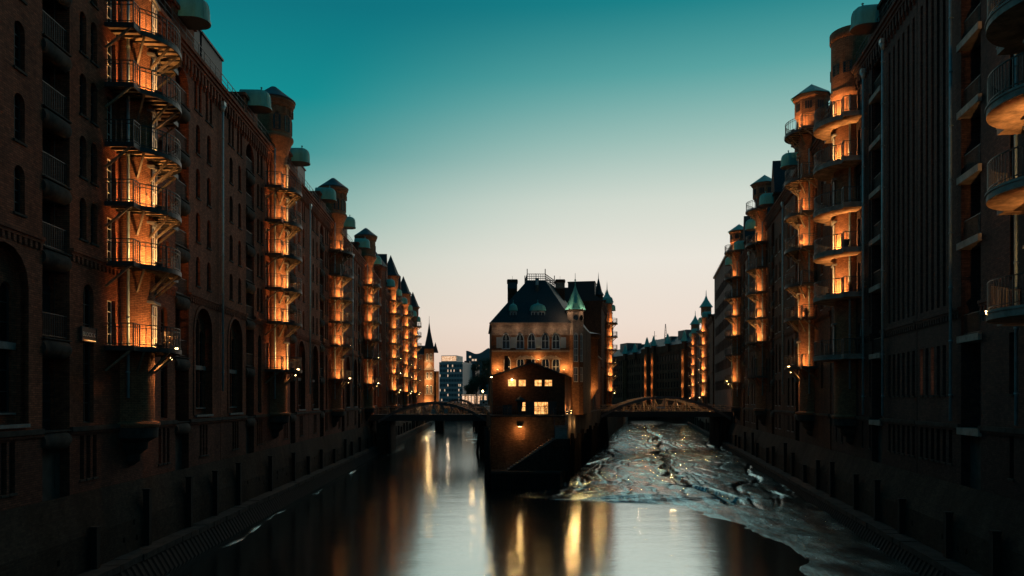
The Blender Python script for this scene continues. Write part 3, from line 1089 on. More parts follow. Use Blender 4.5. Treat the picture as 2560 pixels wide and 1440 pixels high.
def quay_wall(pos, rz, x0, x1, yw, yc, yr, label, zmid=2.7, ztop=4.5, posts=True, yt=0.06, coping_z=1.2, brick='brick_quay', seed=1):
    rnd = random.Random(seed)
    root = empty('quay_wall', (pos.x, pos.y, 0), rz)
    tag(root, label, 'quay wall')
    m = MB()
    holes = []
    x = x0 + 1.0
    while x < x1 - 1:
        for z in (1.75, 2.35):
            if rnd.random() < 0.3:
                holes.append(outline('rect', 0.2, 0.26, x + rnd.uniform(-.3, .3), z + rnd.uniform(-.15, .15)))
        x += 1.4
    m.wall([(x0, -1.5), (x1, -1.5), (x1, zmid), (x0, zmid)], holes, yw, 0.25)
    for h in holes:
        m.face([(q[0], yw - 0.2, q[1]) for q in h], 1)
    m.face(((x0, yw, zmid), (x1, yw, zmid), (x1, yt, ztop), (x0, yt, ztop)))
    m.build('wall', [brick, 'sign_dark'], root)
    # coping stones along the foot
    cm = MB()
    cm.box(-0.59, 0.59, yw, yc, coping_z - 0.3, coping_z)
    cme = cm.mesh('coping_stone', ['stone_dark'])
    k = int((x1 - x0) / 1.2)
    for i in range(k):
        if i > 290:
            break
        o = put('coping_stone', cme, root, (x0 + 0.6 + 1.2 * i if rz != RZ_L else x1 - 0.6 - 1.2 * i, rnd.uniform(-.03, .03), rnd.uniform(-.02, .02)))
        o.rotation_euler = (0, rnd.uniform(-.006, .006), rnd.uniform(-.01, .01))
    s = MB()
    cells = int((x1 - x0) / 0.55)
    prev = None
    for i in range(cells):
        a = x0 + 0.55 * i
        for dx, d in ((0.0, 0.0), (0.18, 0.0), (0.27, 0.06), (0.45, 0.06)):
            p = (s.addv((a + dx, yc - 0.12 + d, coping_z - 0.28)), s.addv((a + dx, yr + d, -0.9)))
            if prev:
                s.addf((prev[0], p[0], p[1], prev[1]))
            prev = p
    s.build('sheet_piling', ['timber'], root)
    if posts:
        pm = MB()
        pm.box(-0.16, 0.16, -0.14, 0.16, 0.9, 3.9)
        pm.box(-0.19, 0.19, -0.16, 0.19, 3.9, 3.98)
        pme = pm.mesh('fender_post', ['timber'])
        x = x0 + 2
        while x < x1:
            put('fender_post', pme, root, (x + rnd.uniform(-.5, .5), yw + 0.1, rnd.uniform(-1.3, 0.2)))
            x += rnd.uniform(4.0, 8.5)
    return root

quay_wall(PL(0), RZ_L, -258, -6, 0.45, 1.35, 2.3, 'long dark quay wall along the open water channel, timber posts on it', seed=3)
quay_wall(PR(0), RZ_R, 6, 262, 0.8, 1.75, 2.6, 'long dark quay wall beside the mudflat opposite the open water', seed=5)

# mud flat of the side channel
def interp(tab, v):
    if v <= tab[0][0]:
        return tab[0][1]
    for (a, x), (b, y) in zip(tab, tab[1:]):
        if v <= b:
            k = (v - a) / (b - a)
            k = k * k * (3 - 2 * k)
            return x + (y - x) * k
    return tab[-1][1]

EDGE = [(10, 6.5), (18, 9.2), (25, 11.5), (31, 13.2), (36.7, 14.3), (40.4, 15.3), (46.8, 16), (52, 15.8), (56.7, 14.4), (61, 13.6), (62.6, 12.2), (63.8, 7.4), (65.2, 3.0), (66.8, 0.8), (69.6, 1.2), (73, 4.4), (75, 4.6)]
GULLY = [(62, 17.6), (68, 17.5), (74, 16.6), (80, 17.2), (90, 18.6), (100, 20.6), (110, 21.6), (130, 25.5), (150, 29.5), (180, 34), (260, 44)]

def mud_height(X, Y):
    if Y < 75:
        d = X - interp(EDGE, Y)
        d += 0.9 * noise.noise(Vector((X * 0.35, Y * 0.35, 3.1))) + 0.35 * noise.noise(Vector((X * 1.1, Y * 1.1, 8.1)))
        h = max(-0.35, min(0.42, d * 0.055 if d > 0 else d * 0.2))
    else:
        h = 0.42
        dl = X - (-8.3 + 0.179 * Y)
        h -= 0.1 * math.exp(-dl * dl / 4)
    base = max(0.0, min(1.0, h / 0.3))
    wx = X - 0.179 * (Y - 75) + 2.6 * noise.noise(Vector((X * 0.07, Y * 0.06, 0.3))) + 0.5 * noise.noise(Vector((X * 0.35, Y * 0.22, 6.3)))
    h += base * 0.14 * noise.noise(Vector((wx * 0.15, Y * 0.055, 1.7)))
    h += base * 0.03 * noise.noise(Vector((wx * 0.7, Y * 0.12, 2.2)))
    for (sx, sy, off, dep, thr) in ((0.26, 0.026, 5.7, 0.42, 0.91), (0.42, 0.040, 2.9, 0.26, 0.91), (0.7, 0.06, 7.9, 0.12, 0.90)):
        rd = 1 - abs(noise.noise(Vector((wx * sx, Y * sy, off)))) * 2.0
        keep = max(0.0, min(1.0, (Y - 56) / 10)) * max(0.0, min(1.0, 0.85 + 1.6 * noise.noise(Vector((X * 0.09, Y * 0.045, off + 20)))))
        if rd > thr:
            k = (rd - thr) / (1 - thr)
            h -= base * dep * 0.8 * k * k * (3 - 2 * k) * keep
    if Y > 60:
        g = interp(GULLY, Y) + 0.8 * noise.noise(Vector((0.5, Y * 0.16, 4))) + 0.4 * noise.noise(Vector((1.5, Y * 0.5, 4)))
        q = abs(X - g)
        wd = 0.35 + 0.25 * noise.noise(Vector((3, Y * 0.3, 1)))
        if q < wd * 2:
            h -= base * 0.6 * (1 - (q / (wd * 2)) ** 2)
    return h

m = MB()
rows = []
Y = 9.0
while Y < 255:
    rows.append(Y)
    Y += max(0.28, Y * 0.0052)
NC = 130
for Y in rows:
    xr = rx(Y, 13.6)
    xl = (rx(Y, -8.75) if Y > 75.5 else (interp(EDGE, Y) - 3.0))
    if 73 < Y <= 75.5:
        xl = rx(Y, -8.75)
    for j in range(NC + 1):
        X = xl + (xr - xl) * j / NC
        m.addv((X, Y, mud_height(X, Y)))
for i in range(len(rows) - 1):
    for j in range(NC):
        a = i * (NC + 1) + j
        m.addf((a, a + 1, a + NC + 2, a + NC + 1), 0, None, True)
mud = m.build('mud_flat', ['mud'])
mud['kind'] = 'stuff'
mud['label'] = 'wet silt flat with winding gullies laid bare by low tide'
mud['category'] = 'mud'

def mud_patch(pts_c, label, seed):
    """a low spit of silt: list of (x, y, half width) along its spine"""
    m = MB()
    rnd = random.Random(seed)
    n = 90
    k = len(pts_c) - 1
    for i in range(n + 1):
        f = i / n * k
        a = min(int(f), k - 1); f -= a
        x = pts_c[a][0] * (1 - f) + pts_c[a + 1][0] * f
        y = pts_c[a][1] * (1 - f) + pts_c[a + 1][1] * f
        w = pts_c[a][2] * (1 - f) + pts_c[a + 1][2] * f
        w *= 1 + 0.5 * noise.noise(Vector((i * 0.35, seed, 0)))
        for j in range(9):
            q = j / 4 - 1
            m.addv((x + q * w, y, 0.16 * (1 - q * q) * (0.42 + 1.0 * noise.noise(Vector((0.3, y * 0.35, seed * 3.3)))) - 0.05 + 0.05 * noise.noise(Vector((x + q * w, y * .6, seed)))))
    for i in range(n):
        for j in range(8):
            a = i * 9 + j
            m.addf((a, a + 1, a + 10, a + 9), 0, None, True)
    o = m.build('mud_bank', ['mud'])
    o['kind'] = 'stuff'; o['label'] = label; o['category'] = 'mud'
    return o

mud_patch([(lx(y, -14.9 + 0.3 * math.sin(y * 0.3)), y, w) for y, w in ((30, 0.06), (38, 0.2), (46, 0.4), (56, 0.28), (66, 0.4), (76, 0.15), (84, 0.3), (92, 0.06))], 'thin silt margin at the foot of the sloping piling', 2)
mud_patch([(lx(y, -14.2), y, w) for y, w in ((104, 0.3), (112, 0.9), (124, 1.4), (138, 1.3), (146, 0.2))], 'pale silt spit by the quay just past the arched bridge pier', 5)
mud_patch([(lx(y, -11.6), y, w) for y, w in ((150, 0.3), (170, 1.7), (200, 2.6), (236, 0.4))], 'long silt bar further along the open channel, under the arched bridge', 8)
mud_patch([(lx(y, -0.9), y, w) for y, w in ((150, 0.5), (170, 2.8), (200, 3.0), (240, 1.0))], 'broad silt bar against the island side of the open channel', 11)

# ------------------------------------------------------------------ warehouses on the open-water bank
DA = [E + q for q in (2.5, 6.4, 9.15, 11.9, 14.65, 17.4)]
TA = [37.6, 63.95, 90.3, 116.6]
LITA = [[1, 1, 1, 0, 1, 1], [1, 1, 1, 1, 1, 1], [1, 1, 1, 1, 0, 1], [1, 0, 1, 1, 1, 1]]
STARA = [(0, 1, 3), (0, 1), (0, 1, 2), (0, 1, 2, 3)]
LABA = ['red brick warehouse with the lit block sign and the bistro table on its lowest balcony',
        'red brick warehouse with all six turret balconies lit, next to the block sign warehouse',
        'third brick warehouse from the block sign, its fifth balcony unlit',
        'fourth brick warehouse from the block sign, last drum turret before the spired row']
wh_left = []
for i, t in enumerate(TA):
    wh_left.append(warehouse(PL(t), RZ_L, -13.17, 13.15, 1, LABA[i], DA, LITA[i], STARA[i], det=(i < 3), group='drum turret warehouses on the open water bank'))

DB = [E + q for q in (1.9, 5.2, 8.1, 11.0, 13.9, 16.8, 19.4)]
TB = [149.8, 175.2, 200.6]
LABB = ['spired brick warehouse next to the drum turret row', 'middle one of three spired brick warehouses on the open water bank', 'last spired brick warehouse, beside the pointed gatehouse tower']
for i, t in enumerate(TB):
    warehouse(PL(t), RZ_L, -12.7, 12.68, 1, LABB[i], DB, [1, 1, 1, 1, 1, 1, 1 if i < 2 else 0], (0, 1, 2, 3, 4), tstyle='spire', det=False, power=150, zc=20.2,
              group='spired warehouses on the open water bank')

# polygonal corner tower between the two rows
ct = empty('corner_tower', (*PL(133.2)[:2], 0), RZ_L)
tag(ct, 'slender octagonal brick tower with low slate roof between drum and spired warehouses', 'tower')
m = MB(); m.lathe([(1.9, 4.0), (1.9, E + 22.5), (2.15, E + 22.9), (2.15, E + 23.3)], 8, cy=-0.9, smooth=False); m.build('wall', ['brick_red'], ct)
m = MB(); m.lathe([(2.3, E + 23.25), (0.0, E + 26.3)], 8, cy=-0.9, smooth=False); m.build('roof', ['slate'], ct)
m = MB(); m.box(-3.2, 3.2, -12, -1.2, 4, E + 20); m.build('link_wall', ['brick_red'], ct)
for z in (10, 13, 16, 20):
    window(ct, 'rect', 0.5, 1.2, 0.67, E + z, 0.72, 'frame_dark', 'lit_dim' if z == 20 else 'glass', (0, 1), False, rz=R(-22.5))

# ------------------------------------------------------------------ warehouses on the mud-flat bank
DC = [E + q for q in (3.2, 7.5, 10.6, 13.7, 16.9, 20.0)]
warehouse(PR(26.4), RZ_R, -10.0, 15.6, -1, 'dark clinker warehouse with fluted brick and round concrete balconies, two amber windows at its foot', DC, [1, 1, 0, 1, 0, 0], (0,), tstyle='flat', bstyle='concrete',
          brick='brick_clinker', zc=23.4, layout='modern', power=110, roof='lead_roof', pipes=[10.4, 3.75], bays=(8.6,), group='clinker warehouses on the mudflat bank')
warehouse(PR(55.2), RZ_R, -13.55, 6.2, -1, 'dark clinker warehouse with round flat-topped turret and curved concrete balconies', DC, [0, 1, 1, 0, 1, 1], (), tstyle='flat', bstyle='concrete',
          brick='brick_clinker', zc=23.4, layout='modern', power=110, roof='lead_roof', pipes=[-8.05, -3.7], bays=(-6.1,), group='clinker warehouses on the mudflat bank')
DD = [E + q for q in (2.96, 7.3, 10.3, 13.5, 16.6, 19.7, 24.0)]
TD = [68.8, 96.5, 123.5]
LITD = [[1, 1, 0, 1, 1, 0, 1], [0, 1, 1, 1, 0, 1, 0], [1, 0, 1, 1, 0, 1, 1]]
STARD = [(0, 1), (1, 2), (0, 2, 3)]
LABD = ['pointed-window brick warehouse with octagonal turret next to the dark clinker warehouse', 'pointed-window brick warehouse with octagonal turret, its lowest balcony unlit',
        'pointed-window brick warehouse with octagonal turret beside the plain grey block']
XD = [(-7.2, 13.9), (-14.1, 13.9), (-13.5, 9.0)]
for i, t in enumerate(TD):
    warehouse(PR(t), RZ_R, XD[i][0], XD[i][1], -1, LABD[i], DD, LITD[i], STARD[i], tstyle='octagon', brick='brick_brown', zc=22.4, layout='lancet', det=(i == 0), power=110,
              bays=(-6.6, 6.6) if i else (6.6,), group='octagonal turret warehouses on the mudflat bank')

# plain block
pb = empty('plain_block', (*PR(151)[:2], 0), RZ_R)
tag(pb, 'plain grey brown block with rows of flat dark windows between turreted warehouses', 'building')
m = MB()
hl = []
for r_ in range(6):
    for c_ in range(12):
        hl.append((-17 + c_ * 2.9, E + 2.0 + r_ * 3.9))
m.wall([(-18.6, 4.4), (18.6, 4.4), (18.6, E + 27), (-18.6, E + 27)], [outline('rect', 2.2, 2.0, x, z) for x, z in hl], 0, 0.25)
for q in (-18.6, 18.6):
    m.face(((q, 0, 4.4), (q, -14, 4.4), (q, -14, E + 27), (q, 0, E + 27)))
m.face(((-18.6, 0, E + 27), (18.6, 0, E + 27), (18.6, -14, E + 27), (-18.6, -14, E + 27)))
m.build('wall', ['brick_clinker'], pb)
m = MB(); m.box(-18.8, 18.8, -14.1, 0.3, E + 27.003, E + 27.4); m.build('roof_edge', ['lead_roof'], pb)
for x, z in hl:
    window(pb, 'rect', 2.2, 2.0, x, z, -0.18, 'frame_dark', 'glass', (2, 0), False)

DG = [E + q for q in (1.0, 4.4, 7.6, 10.8, 14.0, 17.2)]
for i, t in enumerate((193.5, 238)):
    warehouse(PR(t), RZ_R, -20.5, 21.5 if i == 0 else 18.0, -1, ['copper-spired brick warehouse next to the plain grey block', 'copper-spired brick warehouse at the bend of the mud channel'][i],
              DG, [1] * 6, (0, 1, 2, 3, 4), tstyle='green', brick='brick_brown', zc=19.2, layout='round', det=False, power=170, roof='lead_roof', group='copper spired warehouses at the bend')

# ------------------------------------------------------------------ far row closing the mud channel
FA = Vector((60.5, 256, 0)); FB = Vector((39.0, 330, 0))
fd = (FB - FA); flen = fd.length; fd.normalize()
rzf = math.atan2(fd.y, fd.x)
strips = {0: [(4.5, 1.0), (27.5, 0.8), (33.0, 0.8)], 1: []}
hlf = flen / 2
for k in range(2):
    root = empty('brick_warehouse', (*(FA + fd * (hlf * k))[:2], 0), rzf)
    tag(root, ['far brick warehouse with three glowing bays closing the mud channel', 'dim far brick warehouse beside the one with glowing bays'][k], 'warehouse', 'far warehouses closing the mud channel')
    zt = E + (19.5 if k == 0 else 18.0)
    m = MB()
    ws = []
    lit_x = [4.5, 27.5, 33.0] if k == 0 else [14.0]
    x = 1.5
    while x < hlf - 1:
        if all(abs(x - q) > 1.3 for q in lit_x):
            for z in (1.0, 4.4, 7.6, 10.8, 14.0):
                ws.append((x, E + z))
        x += 2.1
    m.wall([(0, 4.4), (hlf, 4.4), (hlf, zt), (0, zt)], [outline('arch', 0.9, 2.2, a, b) for a, b in ws], 0, 0.3)
    m.face(((0, 0, 4.4), (0, -14, 4.4), (0, -14, zt), (0, 0, zt))); m.face(((hlf, 0, 4.4), (hlf, -14, 4.4), (hlf, -14, zt), (hlf, 0, zt)))
    m.build('wall', ['brick_brown'], root)
    for a, b in ws:
        window(root, 'arch', 0.9, 2.2, a, b, -0.2, 'frame_dark', 'glass', (0, 1), False)
    m = MB()
    for z in (3.9, 17.0):
        m.box(0, hlf, 0, 0.3, E + z, E + z + 0.3)
    m.build('string_course', ['brick_brown'], root)
    m = MB()
    m.face(((0, 0.3, zt), (hlf, 0.3, zt), (hlf, -5, zt + 3.6), (0, -5, zt + 3.6))); m.face(((0, -5, zt + 3.6), (hlf, -5, zt + 3.6), (hlf, -14, zt), (0, -14, zt)))
    for q in (0, hlf):
        m.face(((q, 0.3, zt), (q, -5, zt + 3.6), (q, -14, zt)))
    ro = m.build('roof', ['lead_roof'], root)
    for q in ([4.5, 16.5, 27.5, 33.0] if k == 0 else [5, 14, 29]):
        m = MB()
        m.lathe([(1.5, zt + 0.6), (0.9, zt + 2.0), (0.35, zt + 3.8), (0.0, zt + 4.4)], 4, cx=q, cy=0.2, smooth=False)
        m.build('copper_spirelet', ['copper'], ro)
        m = MB()
        m.box(q - 1.0, q + 1.0, -1.5, 0.7, zt - 2.0, zt + 0.6)
        m.build('dormer', ['brick_brown'], ro)
    for (a, b, hh) in (((8, 14, 2.6), (19, 24, 1.2)) if k == 0 else ((8, 11, 1.8), (18, 25, 3.0))):
        m = MB(); m.box(a, b, -9, -2.5, zt + 1, zt + 2.4 + hh); m.build('roof_house', ['lead_roof'], ro)
    for q in lit_x:
        m = MB()
        for sx in (-1, 1):
            m.box(q + sx * 1.0 - 0.2, q + sx * 1.0 + 0.2, 0, 0.9, 4.4, zt - 2.0)
        bo = m.build('hoist_bay', ['brick_castle'], root)
        if k == 0:
            for z in (0.5, 5, 9.5, 14):
                point_light(bo, (q, 0.6, E + z), 110)
# masts and chimneys on the far roof
for px, ht, kind in ((0.30, 8.5, 'lattice'), (0.42, 6.5, 'thin')):
    o = empty('roof_mast', (*(FA + fd * (flen * px + 9) + Vector((8, 8, 0)))[:2], E + 21.0), 0)
    m = MB()
    if kind == 'lattice':
        for a in range(3):
            c, s_ = math.cos(R(120 * a)), math.sin(R(120 * a))
            m.bar((0.9 * c, 0.9 * s_, 0), (0.08 * c, 0.08 * s_, ht), 0.14)
        for z in range(1, 8):
            q = 0.9 * (1 - z / 8.5)
            for a in range(3):
                c, s_ = math.cos(R(120 * a)), math.sin(R(120 * a)); c2, s2 = math.cos(R(120 * a + 120)), math.sin(R(120 * a + 120))
                m.bar((q * c, q * s_, z), (q * c2, q * s2, z), 0.08)
        m.box(-1.2, 1.2, -1.2, 1.2, -5.5, 0)
    else:
        m.bar((0, 0, 0), (0, 0, ht), 0.16)
        for z in (2, 3.2, 4.6):
            m.bar((-0.9, 0, z), (0.9, 0, z), 0.1)
        m.box(-1.0, 1.0, -1.0, 1.0, -5.5, 0)
    m.build('pole', ['crane'], o)
    tag(o, 'tapered lattice radio mast on the far warehouse roof' if kind == 'lattice' else 'thin antenna pole with crossbars on the far warehouse roof', 'mast')


# ------------------------------------------------------------------ the island: quay, stair, castle-like house
def bx(px, t): return (px - 1280) * t / F
def bz(py, t): return E + (1000 - py) * t / F

iq = empty('quay_wall', (1.4, 73, 0), 0)
tag(iq, 'dark brick quay wall of the island with a stair down to the water', 'quay wall')
TZ = 6.8
m = MB()
# terrace front wall with the lit niche (x local = world x - 1.4, y local = world y - 73)
x0, x1 = lx(75.6, 1.3) - 1.4, rx(75.6, -8.27) - 1.4
nx = bx(1300, 75.6) - 1.4
m.wall([(x1, 0.9), (x0, 0.9), (x0, TZ), (x1, TZ)], [outline('arch', 0.95, 1.25, nx, 4.55)], 0.0, -0.5)
m2 = MB()
for q in range(len(m.v)):
    m.v[q] = (m.v[q][0], m.v[q][1] + 2.6, m.v[q][2])
m.box(nx - 0.55, nx + 0.55, 3.05, 3.2, 4.5, 5.9)
m.build('front_wall', ['brick_castle'], iq)
m = MB()
for (fx, la, sg) in ((lx, 1.3, -1), (rx, -8.27, 1)):
    for ya, yb in ((75.6, 140), (140, 255)):
        a = (fx(ya, la) - 1.4, ya - 73); b = (fx(yb, la) - 1.4, yb - 73)
        m.face(((*a, -1.5), (*b, -1.5), (*b, TZ), (*a, TZ)))
m.build('side_wall', ['brick_quay'], iq)
m = MB()
p = [(lx(72.8, 1.3) - 1.4, -0.2), (rx(72.8, -8.27) - 1.4 - 0.2, -0.2), (rx(78, -8.27) - 1.4, 5), (lx(78, 1.3) - 1.4, 5)]
m.prism(p, -1.5, 1.45)
p = [(a * 1.02, b - 0.06 if b < 0 else b) for a, b in p]
m.prism(p, 1.45, 1.6, 1)
m.build('landing', ['timber', 'stone_dark'], iq)
m = MB()
prev = None
k = 0
pxs = p[0][0]
while pxs < p[1][0] - 0.1:
    for dx, d in ((0, 0), (0.16, 0), (0.24, -0.12), (0.40, -0.12)):
        v = (m.addv((pxs + dx, -0.3 + d, -1.0)), m.addv((pxs + dx, -0.3 + d, 1.44)))
        if prev: m.addf((prev[0], v[0], v[1], prev[1]))
        prev = v
    pxs += 0.48
m.build('sheet_piling', ['timber'], iq)
# terrace slab
m = MB()
m.prism([(x0 - 0.05, 2.5), (x1 + 0.05, 2.5), (rx(84, -8.27) - 1.4, 11), (lx(84, 1.3) - 1.4, 11)], TZ + 0.003, TZ + 0.16)
m.build('terrace', ['stone_dark'], iq)
# stair: front flight rising to the wall's far corner, then a second flight up to the terrace
stx0, stx1 = bx(1268, 74) - 1.4, bx(1386, 74) - 1.4
ns = 17
sm = MB(); sw = (stx1 - stx0) / ns; sh = (4.75 - 1.6) / ns
sm.box(0, sw + 0.05, 0, 1.25, -0.25, 0.0)
sme = sm.mesh('step', ['sandstone'])
for i in range(ns):
    put('step', sme, iq, (stx0 + i * sw, 1.2, 1.6 + (i + 1) * sh))
m = MB()
m.face(((stx0, 1.18, 1.6), (stx1 + 1.4, 1.18, 1.6), (stx1 + 1.4, 1.18, 4.6), (stx1, 1.18, 4.6)))
m.box(stx1 + sw * 0.5, stx1 + 1.35, 1.181, 2.6, 1.6, 4.7)
m.build('stair_wall', ['brick_quay'], iq)
sm = MB(); sm.box(-0.62, 0.62, 0, 0.32, -0.24, 0.0); sme = sm.mesh('step', ['stone'])
for i in range(10):
    put('step', sme, iq, (stx1 + 0.7, 1.25 + i * 0.22, 4.78 + i * 0.2))
m = MB()
for sx in (0.05, 1.35):
    m.bar((stx1 + sx, 1.3, 5.6), (stx1 + sx, 3.4, 7.7), 0.05)
    for i in range(8):
        m.bar((stx1 + sx, 1.3 + i * 0.28, 4.8 + i * 0.27), (stx1 + sx, 1.3 + i * 0.28, 5.65 + i * 0.28), 0.03, 0.03, 0, False)
m.build('stair_railing', ['steel'], iq)
m = MB()
ya = 2.75
for a, b in ((x0 + 0.1, stx1), ):
    for z in (0.25, 0.6, 1.05):
        m.bar((a, ya, TZ + z), (b, ya, TZ + z), 0.04)
    xx = a
    while xx < b:
        m.bar((xx, ya, TZ), (xx, ya, TZ + 1.05), 0.03, 0.03, 0, False); xx += 0.22
m.build('terrace_railing', ['steel'], iq)
# lamp over the niche
m = MB(); m.box(nx - 0.2, nx + 0.2, 2.45, 2.62, 5.86, 5.96, 0); m.box(nx - 0.18, nx + 0.18, 2.46, 2.61, 5.84, 5.858, 1)
lo = m.build('niche_lamp', ['steel', 'lamp_face'], iq)
point_light(lo, (nx, 2.3, 5.45), 60)
m = MB(); m.box(stx1 + 0.1, stx1 + 0.3, 3.0, 3.12, 6.2, 6.5, 1); lo = m.build('stair_lamp', ['steel', 'lamp_face'], iq)
point_light(lo, (stx1 + 0.62, 2.6, 6.9), 55)
# timber fender piles beside the island
for k, (yy, dx) in enumerate(((0.6, 0), (2.0, .1), (3.6, 0), (5.4, .1), (7.4, 0))):
    m = MB()
    m.tube((lx(73 + yy, 1.0) - 1.4 - dx, yy, -1.2), (lx(73 + yy, 1.0) - 1.4 - dx, yy, 5.6 + 0.2 * (k % 2)), 0.24, 8)
    m.build('timber_pile', ['timber'], iq)
for k in range(14):
    yy = 4 + k * 4.2
    m = MB()
    xw = rx(73 + yy, -8.27) - 1.4 + 0.22
    m.box(xw - 0.2, xw + 0.16, yy - 0.16, yy + 0.16, -1, 4.6 + 0.4 * math.sin(k * 2.1))
    m.build('timber_pile', ['timber'], iq)

# ---- gabled house at the island's tip
gh = empty('gabled_house', (1.75, 80, TZ), 0)
tag(gh, 'dark low gabled brick house on the island tip, its windows glowing amber', 'house')
gx0, gx1 = bx(1232, 80) - 1.75, bx(1412, 80) - 1.75
gp = bx(1330, 80) - 1.75
ze, zp = bz(938, 80) - TZ, bz(907, 80) - TZ
m = MB()
wins = [(bx(c, 80) - 1.75, bz(966, 80) - TZ, w_ * 80 / F, 0.72) for c, w_ in ((1280, 20), (1305.5, 19), (1345.5, 19), (1371, 20))]
door = (bx(1353, 80) - 1.75, 0.17, 1.5, 1.25)
extra = [(bx(1268, 80) - 1.75, 0.17, 1.0, 1.0), (bx(1309, 80) - 1.75, 0.5, 0.5, 1.0)]
hl = [outline('rect', w_, h, c, z) for c, z, w_, h in wins] + [outline('rect', door[2], 1.35, door[0], door[1])] + [outline('rect', w_, h, c, z) for c, z, w_, h in extra]
m.wall([(gx1, 0), (gx0, 0), (gx0, ze), (gp, zp), (gx1, ze)], hl, 0, -0.2)
gdepth = 7.2
m.face(((gx0, 0, 0), (gx0 - 0.3, gdepth, 0), (gx0 - 0.3, gdepth, ze), (gx0, 0, ze)))
m.face(((gx1, 0, 0), (gx1 + 1.28, gdepth, 0), (gx1 + 1.28, gdepth, ze), (gx1, 0, ze)))
m.build('wall', ['brick_brown'], gh)
m = MB()
for a, b in (((gx0 - 0.35, ze - 0.1), (gp, zp + 0.06)), ((gp, zp + 0.06), (gx1 + 0.35, ze - 0.1))):
    sh_ = 1.28 if b[0] > gp + 1 else -0.3
    e0 = 0 if a[0] == gp else -0.3
    m.face(((a[0], -0.35, a[1]), (b[0], -0.35, b[1]), (b[0] + (1.28 if b[0] > gp + .1 else 0.5), gdepth, b[1]), (a[0] + (-0.3 if a[0] < gp - .1 else 0.5), gdepth, a[1])))
    m.bar((a[0], -0.36, a[1] - 0.07), (b[0], -0.36, b[1] - 0.07), 0.12, 0.16)
m.build('roof', ['slate'], gh)
m = MB(); m.box(gp - 0.6, gp - 0.1, 1.0, 1.5, zp - 0.3, zp + 0.45); m.box(gx0 + 1.2, gx0 + 1.6, 2.5, 2.9, ze, zp + 0.9)
m.build('chimney', ['brick_brown'], gh)
for c, z, w_, h in wins:
    window(gh, 'rect', w_, h, c, z, 0.12, 'frame_white', 'lit_window', (1, 1), True, 0.05, R(180))
window(gh, 'rect', door[2], 1.35, door[0], door[1], 0.12, 'frame_dark', 'lit_window', (3, 1), True, 0.05, R(180))
window(gh, 'rect', extra[0][2], extra[0][3], extra[0][0], extra[0][1], 0.12, 'frame_dark', 'glass', (1, 3), True, 0.05, R(180))
window(gh, 'rect', extra[1][2], extra[1][3], extra[1][0], extra[1][1], 0.12, 'frame_dark', 'lit_window', (0, 1), True, 0.05, R(180))
for sx in (-1, 1):
    m = MB(); c = door[0] + sx * 1.2
    m.box(c - 0.42, c + 0.42, -0.06, -0.003, 0.17, 1.55)
    for z in range(6): m.box(c - 0.38, c + 0.38, -0.08, -0.061, 0.3 + z * 0.2, 0.42 + z * 0.2)
    m.build('shutter', ['frame_dark'], gh)
# wall lamps washing the side wall and the quay below it
for yy in (1.0, 5.6):
    xw = gx1 + 0.178 * yy
    m = MB()
    m.box(xw + 0.02, xw + 0.22, yy - 0.1, yy + 0.1, 0.25, 0.5, 0)
    m.box(xw + 0.05, xw + 0.19, yy - 0.07, yy + 0.07, 0.501, 0.51, 1); m.box(xw + 0.05, xw + 0.19, yy - 0.07, yy + 0.07, 0.235, 0.249, 1)
    lo = m.build('wall_lamp', ['steel', 'lamp_face'], gh)
    point_light(lo, (xw + 0.35, yy, 0.75), 80)
    point_light(lo, (xw + 0.85, yy, -0.9), 110)
m = MB()
m.box(gx0 - 0.3, gx0 - 0.05, 0.3, 0.5, ze - 0.25, ze - 0.1, 0); m.box(gx0 - 0.28, gx0 - 0.07, 0.29, 0.299, ze - 0.23, ze - 0.12, 1)
lo = m.build('wall_lamp', ['steel', 'lamp_face'], gh)
point_light(lo, (gx0 - 0.3, 0.3, ze - 0.5), 22)
m = MB()
m.box(wins[0][0] - 0.08, wins[0][0] + 0.08, -0.25, -0.02, wins[0][1] + 0.62, wins[0][1] + 0.78, 1)
lo = m.build('wall_lamp', ['steel', 'lamp_face'], gh)
point_light(lo, (wins[0][0], -0.8, wins[0][1] + 0.6), 45)

# closed parasol and tables on the terrace
o = empty('closed_parasol', (bx(1300, 77.4), 77.4, TZ + 0.16), 0)
tag(o, 'folded dark teal parasol standing on the terrace before the gabled house', 'parasol')
m = MB(); m.lathe([(0.28, 0.0), (0.28, 0.06), (0.04, 0.08)], 12); m.tube((0, 0, 0.05), (0, 0, 2.0), 0.03, 8); m.build('pole', ['steel'], o)
m = MB(); m.lathe([(0.17, 0.35), (0.26, 0.9), (0.27, 1.35), (0.52, 1.42), (0.48, 1.58), (0.25, 1.75), (0.05, 1.86), (0.0, 1.9)], 12); m.build('canopy', ['cloth_dark'], o)
for k, (px, yy) in enumerate(((1262, 77.0), (1334, 77.2), (1366, 77.0), (1398, 77.6))):
    o = empty('terrace_table', (bx(px, yy), yy, TZ + 0.16), 0)
    tag(o, ['dark bistro table under the dark small window of the gabled house', 'dark bistro table between the folded parasol and the glowing door', 'dark bistro table in front of the glowing door', 'dark bistro table by the head of the terrace stair'][k], 'table', 'tables on the island terrace')
    m = MB(); m.lathe([(0.0, 0.70), (0.36, 0.70), (0.36, 0.74), (0.0, 0.74)], 14); m.build('table_top', ['steel'], o)
    m = MB(); m.tube((0, 0, 0), (0, 0, 0.7), 0.03, 6); m.bar((-0.25, 0, 0.02), (0.25, 0, 0.02), 0.05); m.bar((0, -0.25, 0.02), (0, 0.25, 0.02), 0.05); m.build('leg', ['steel'], o)

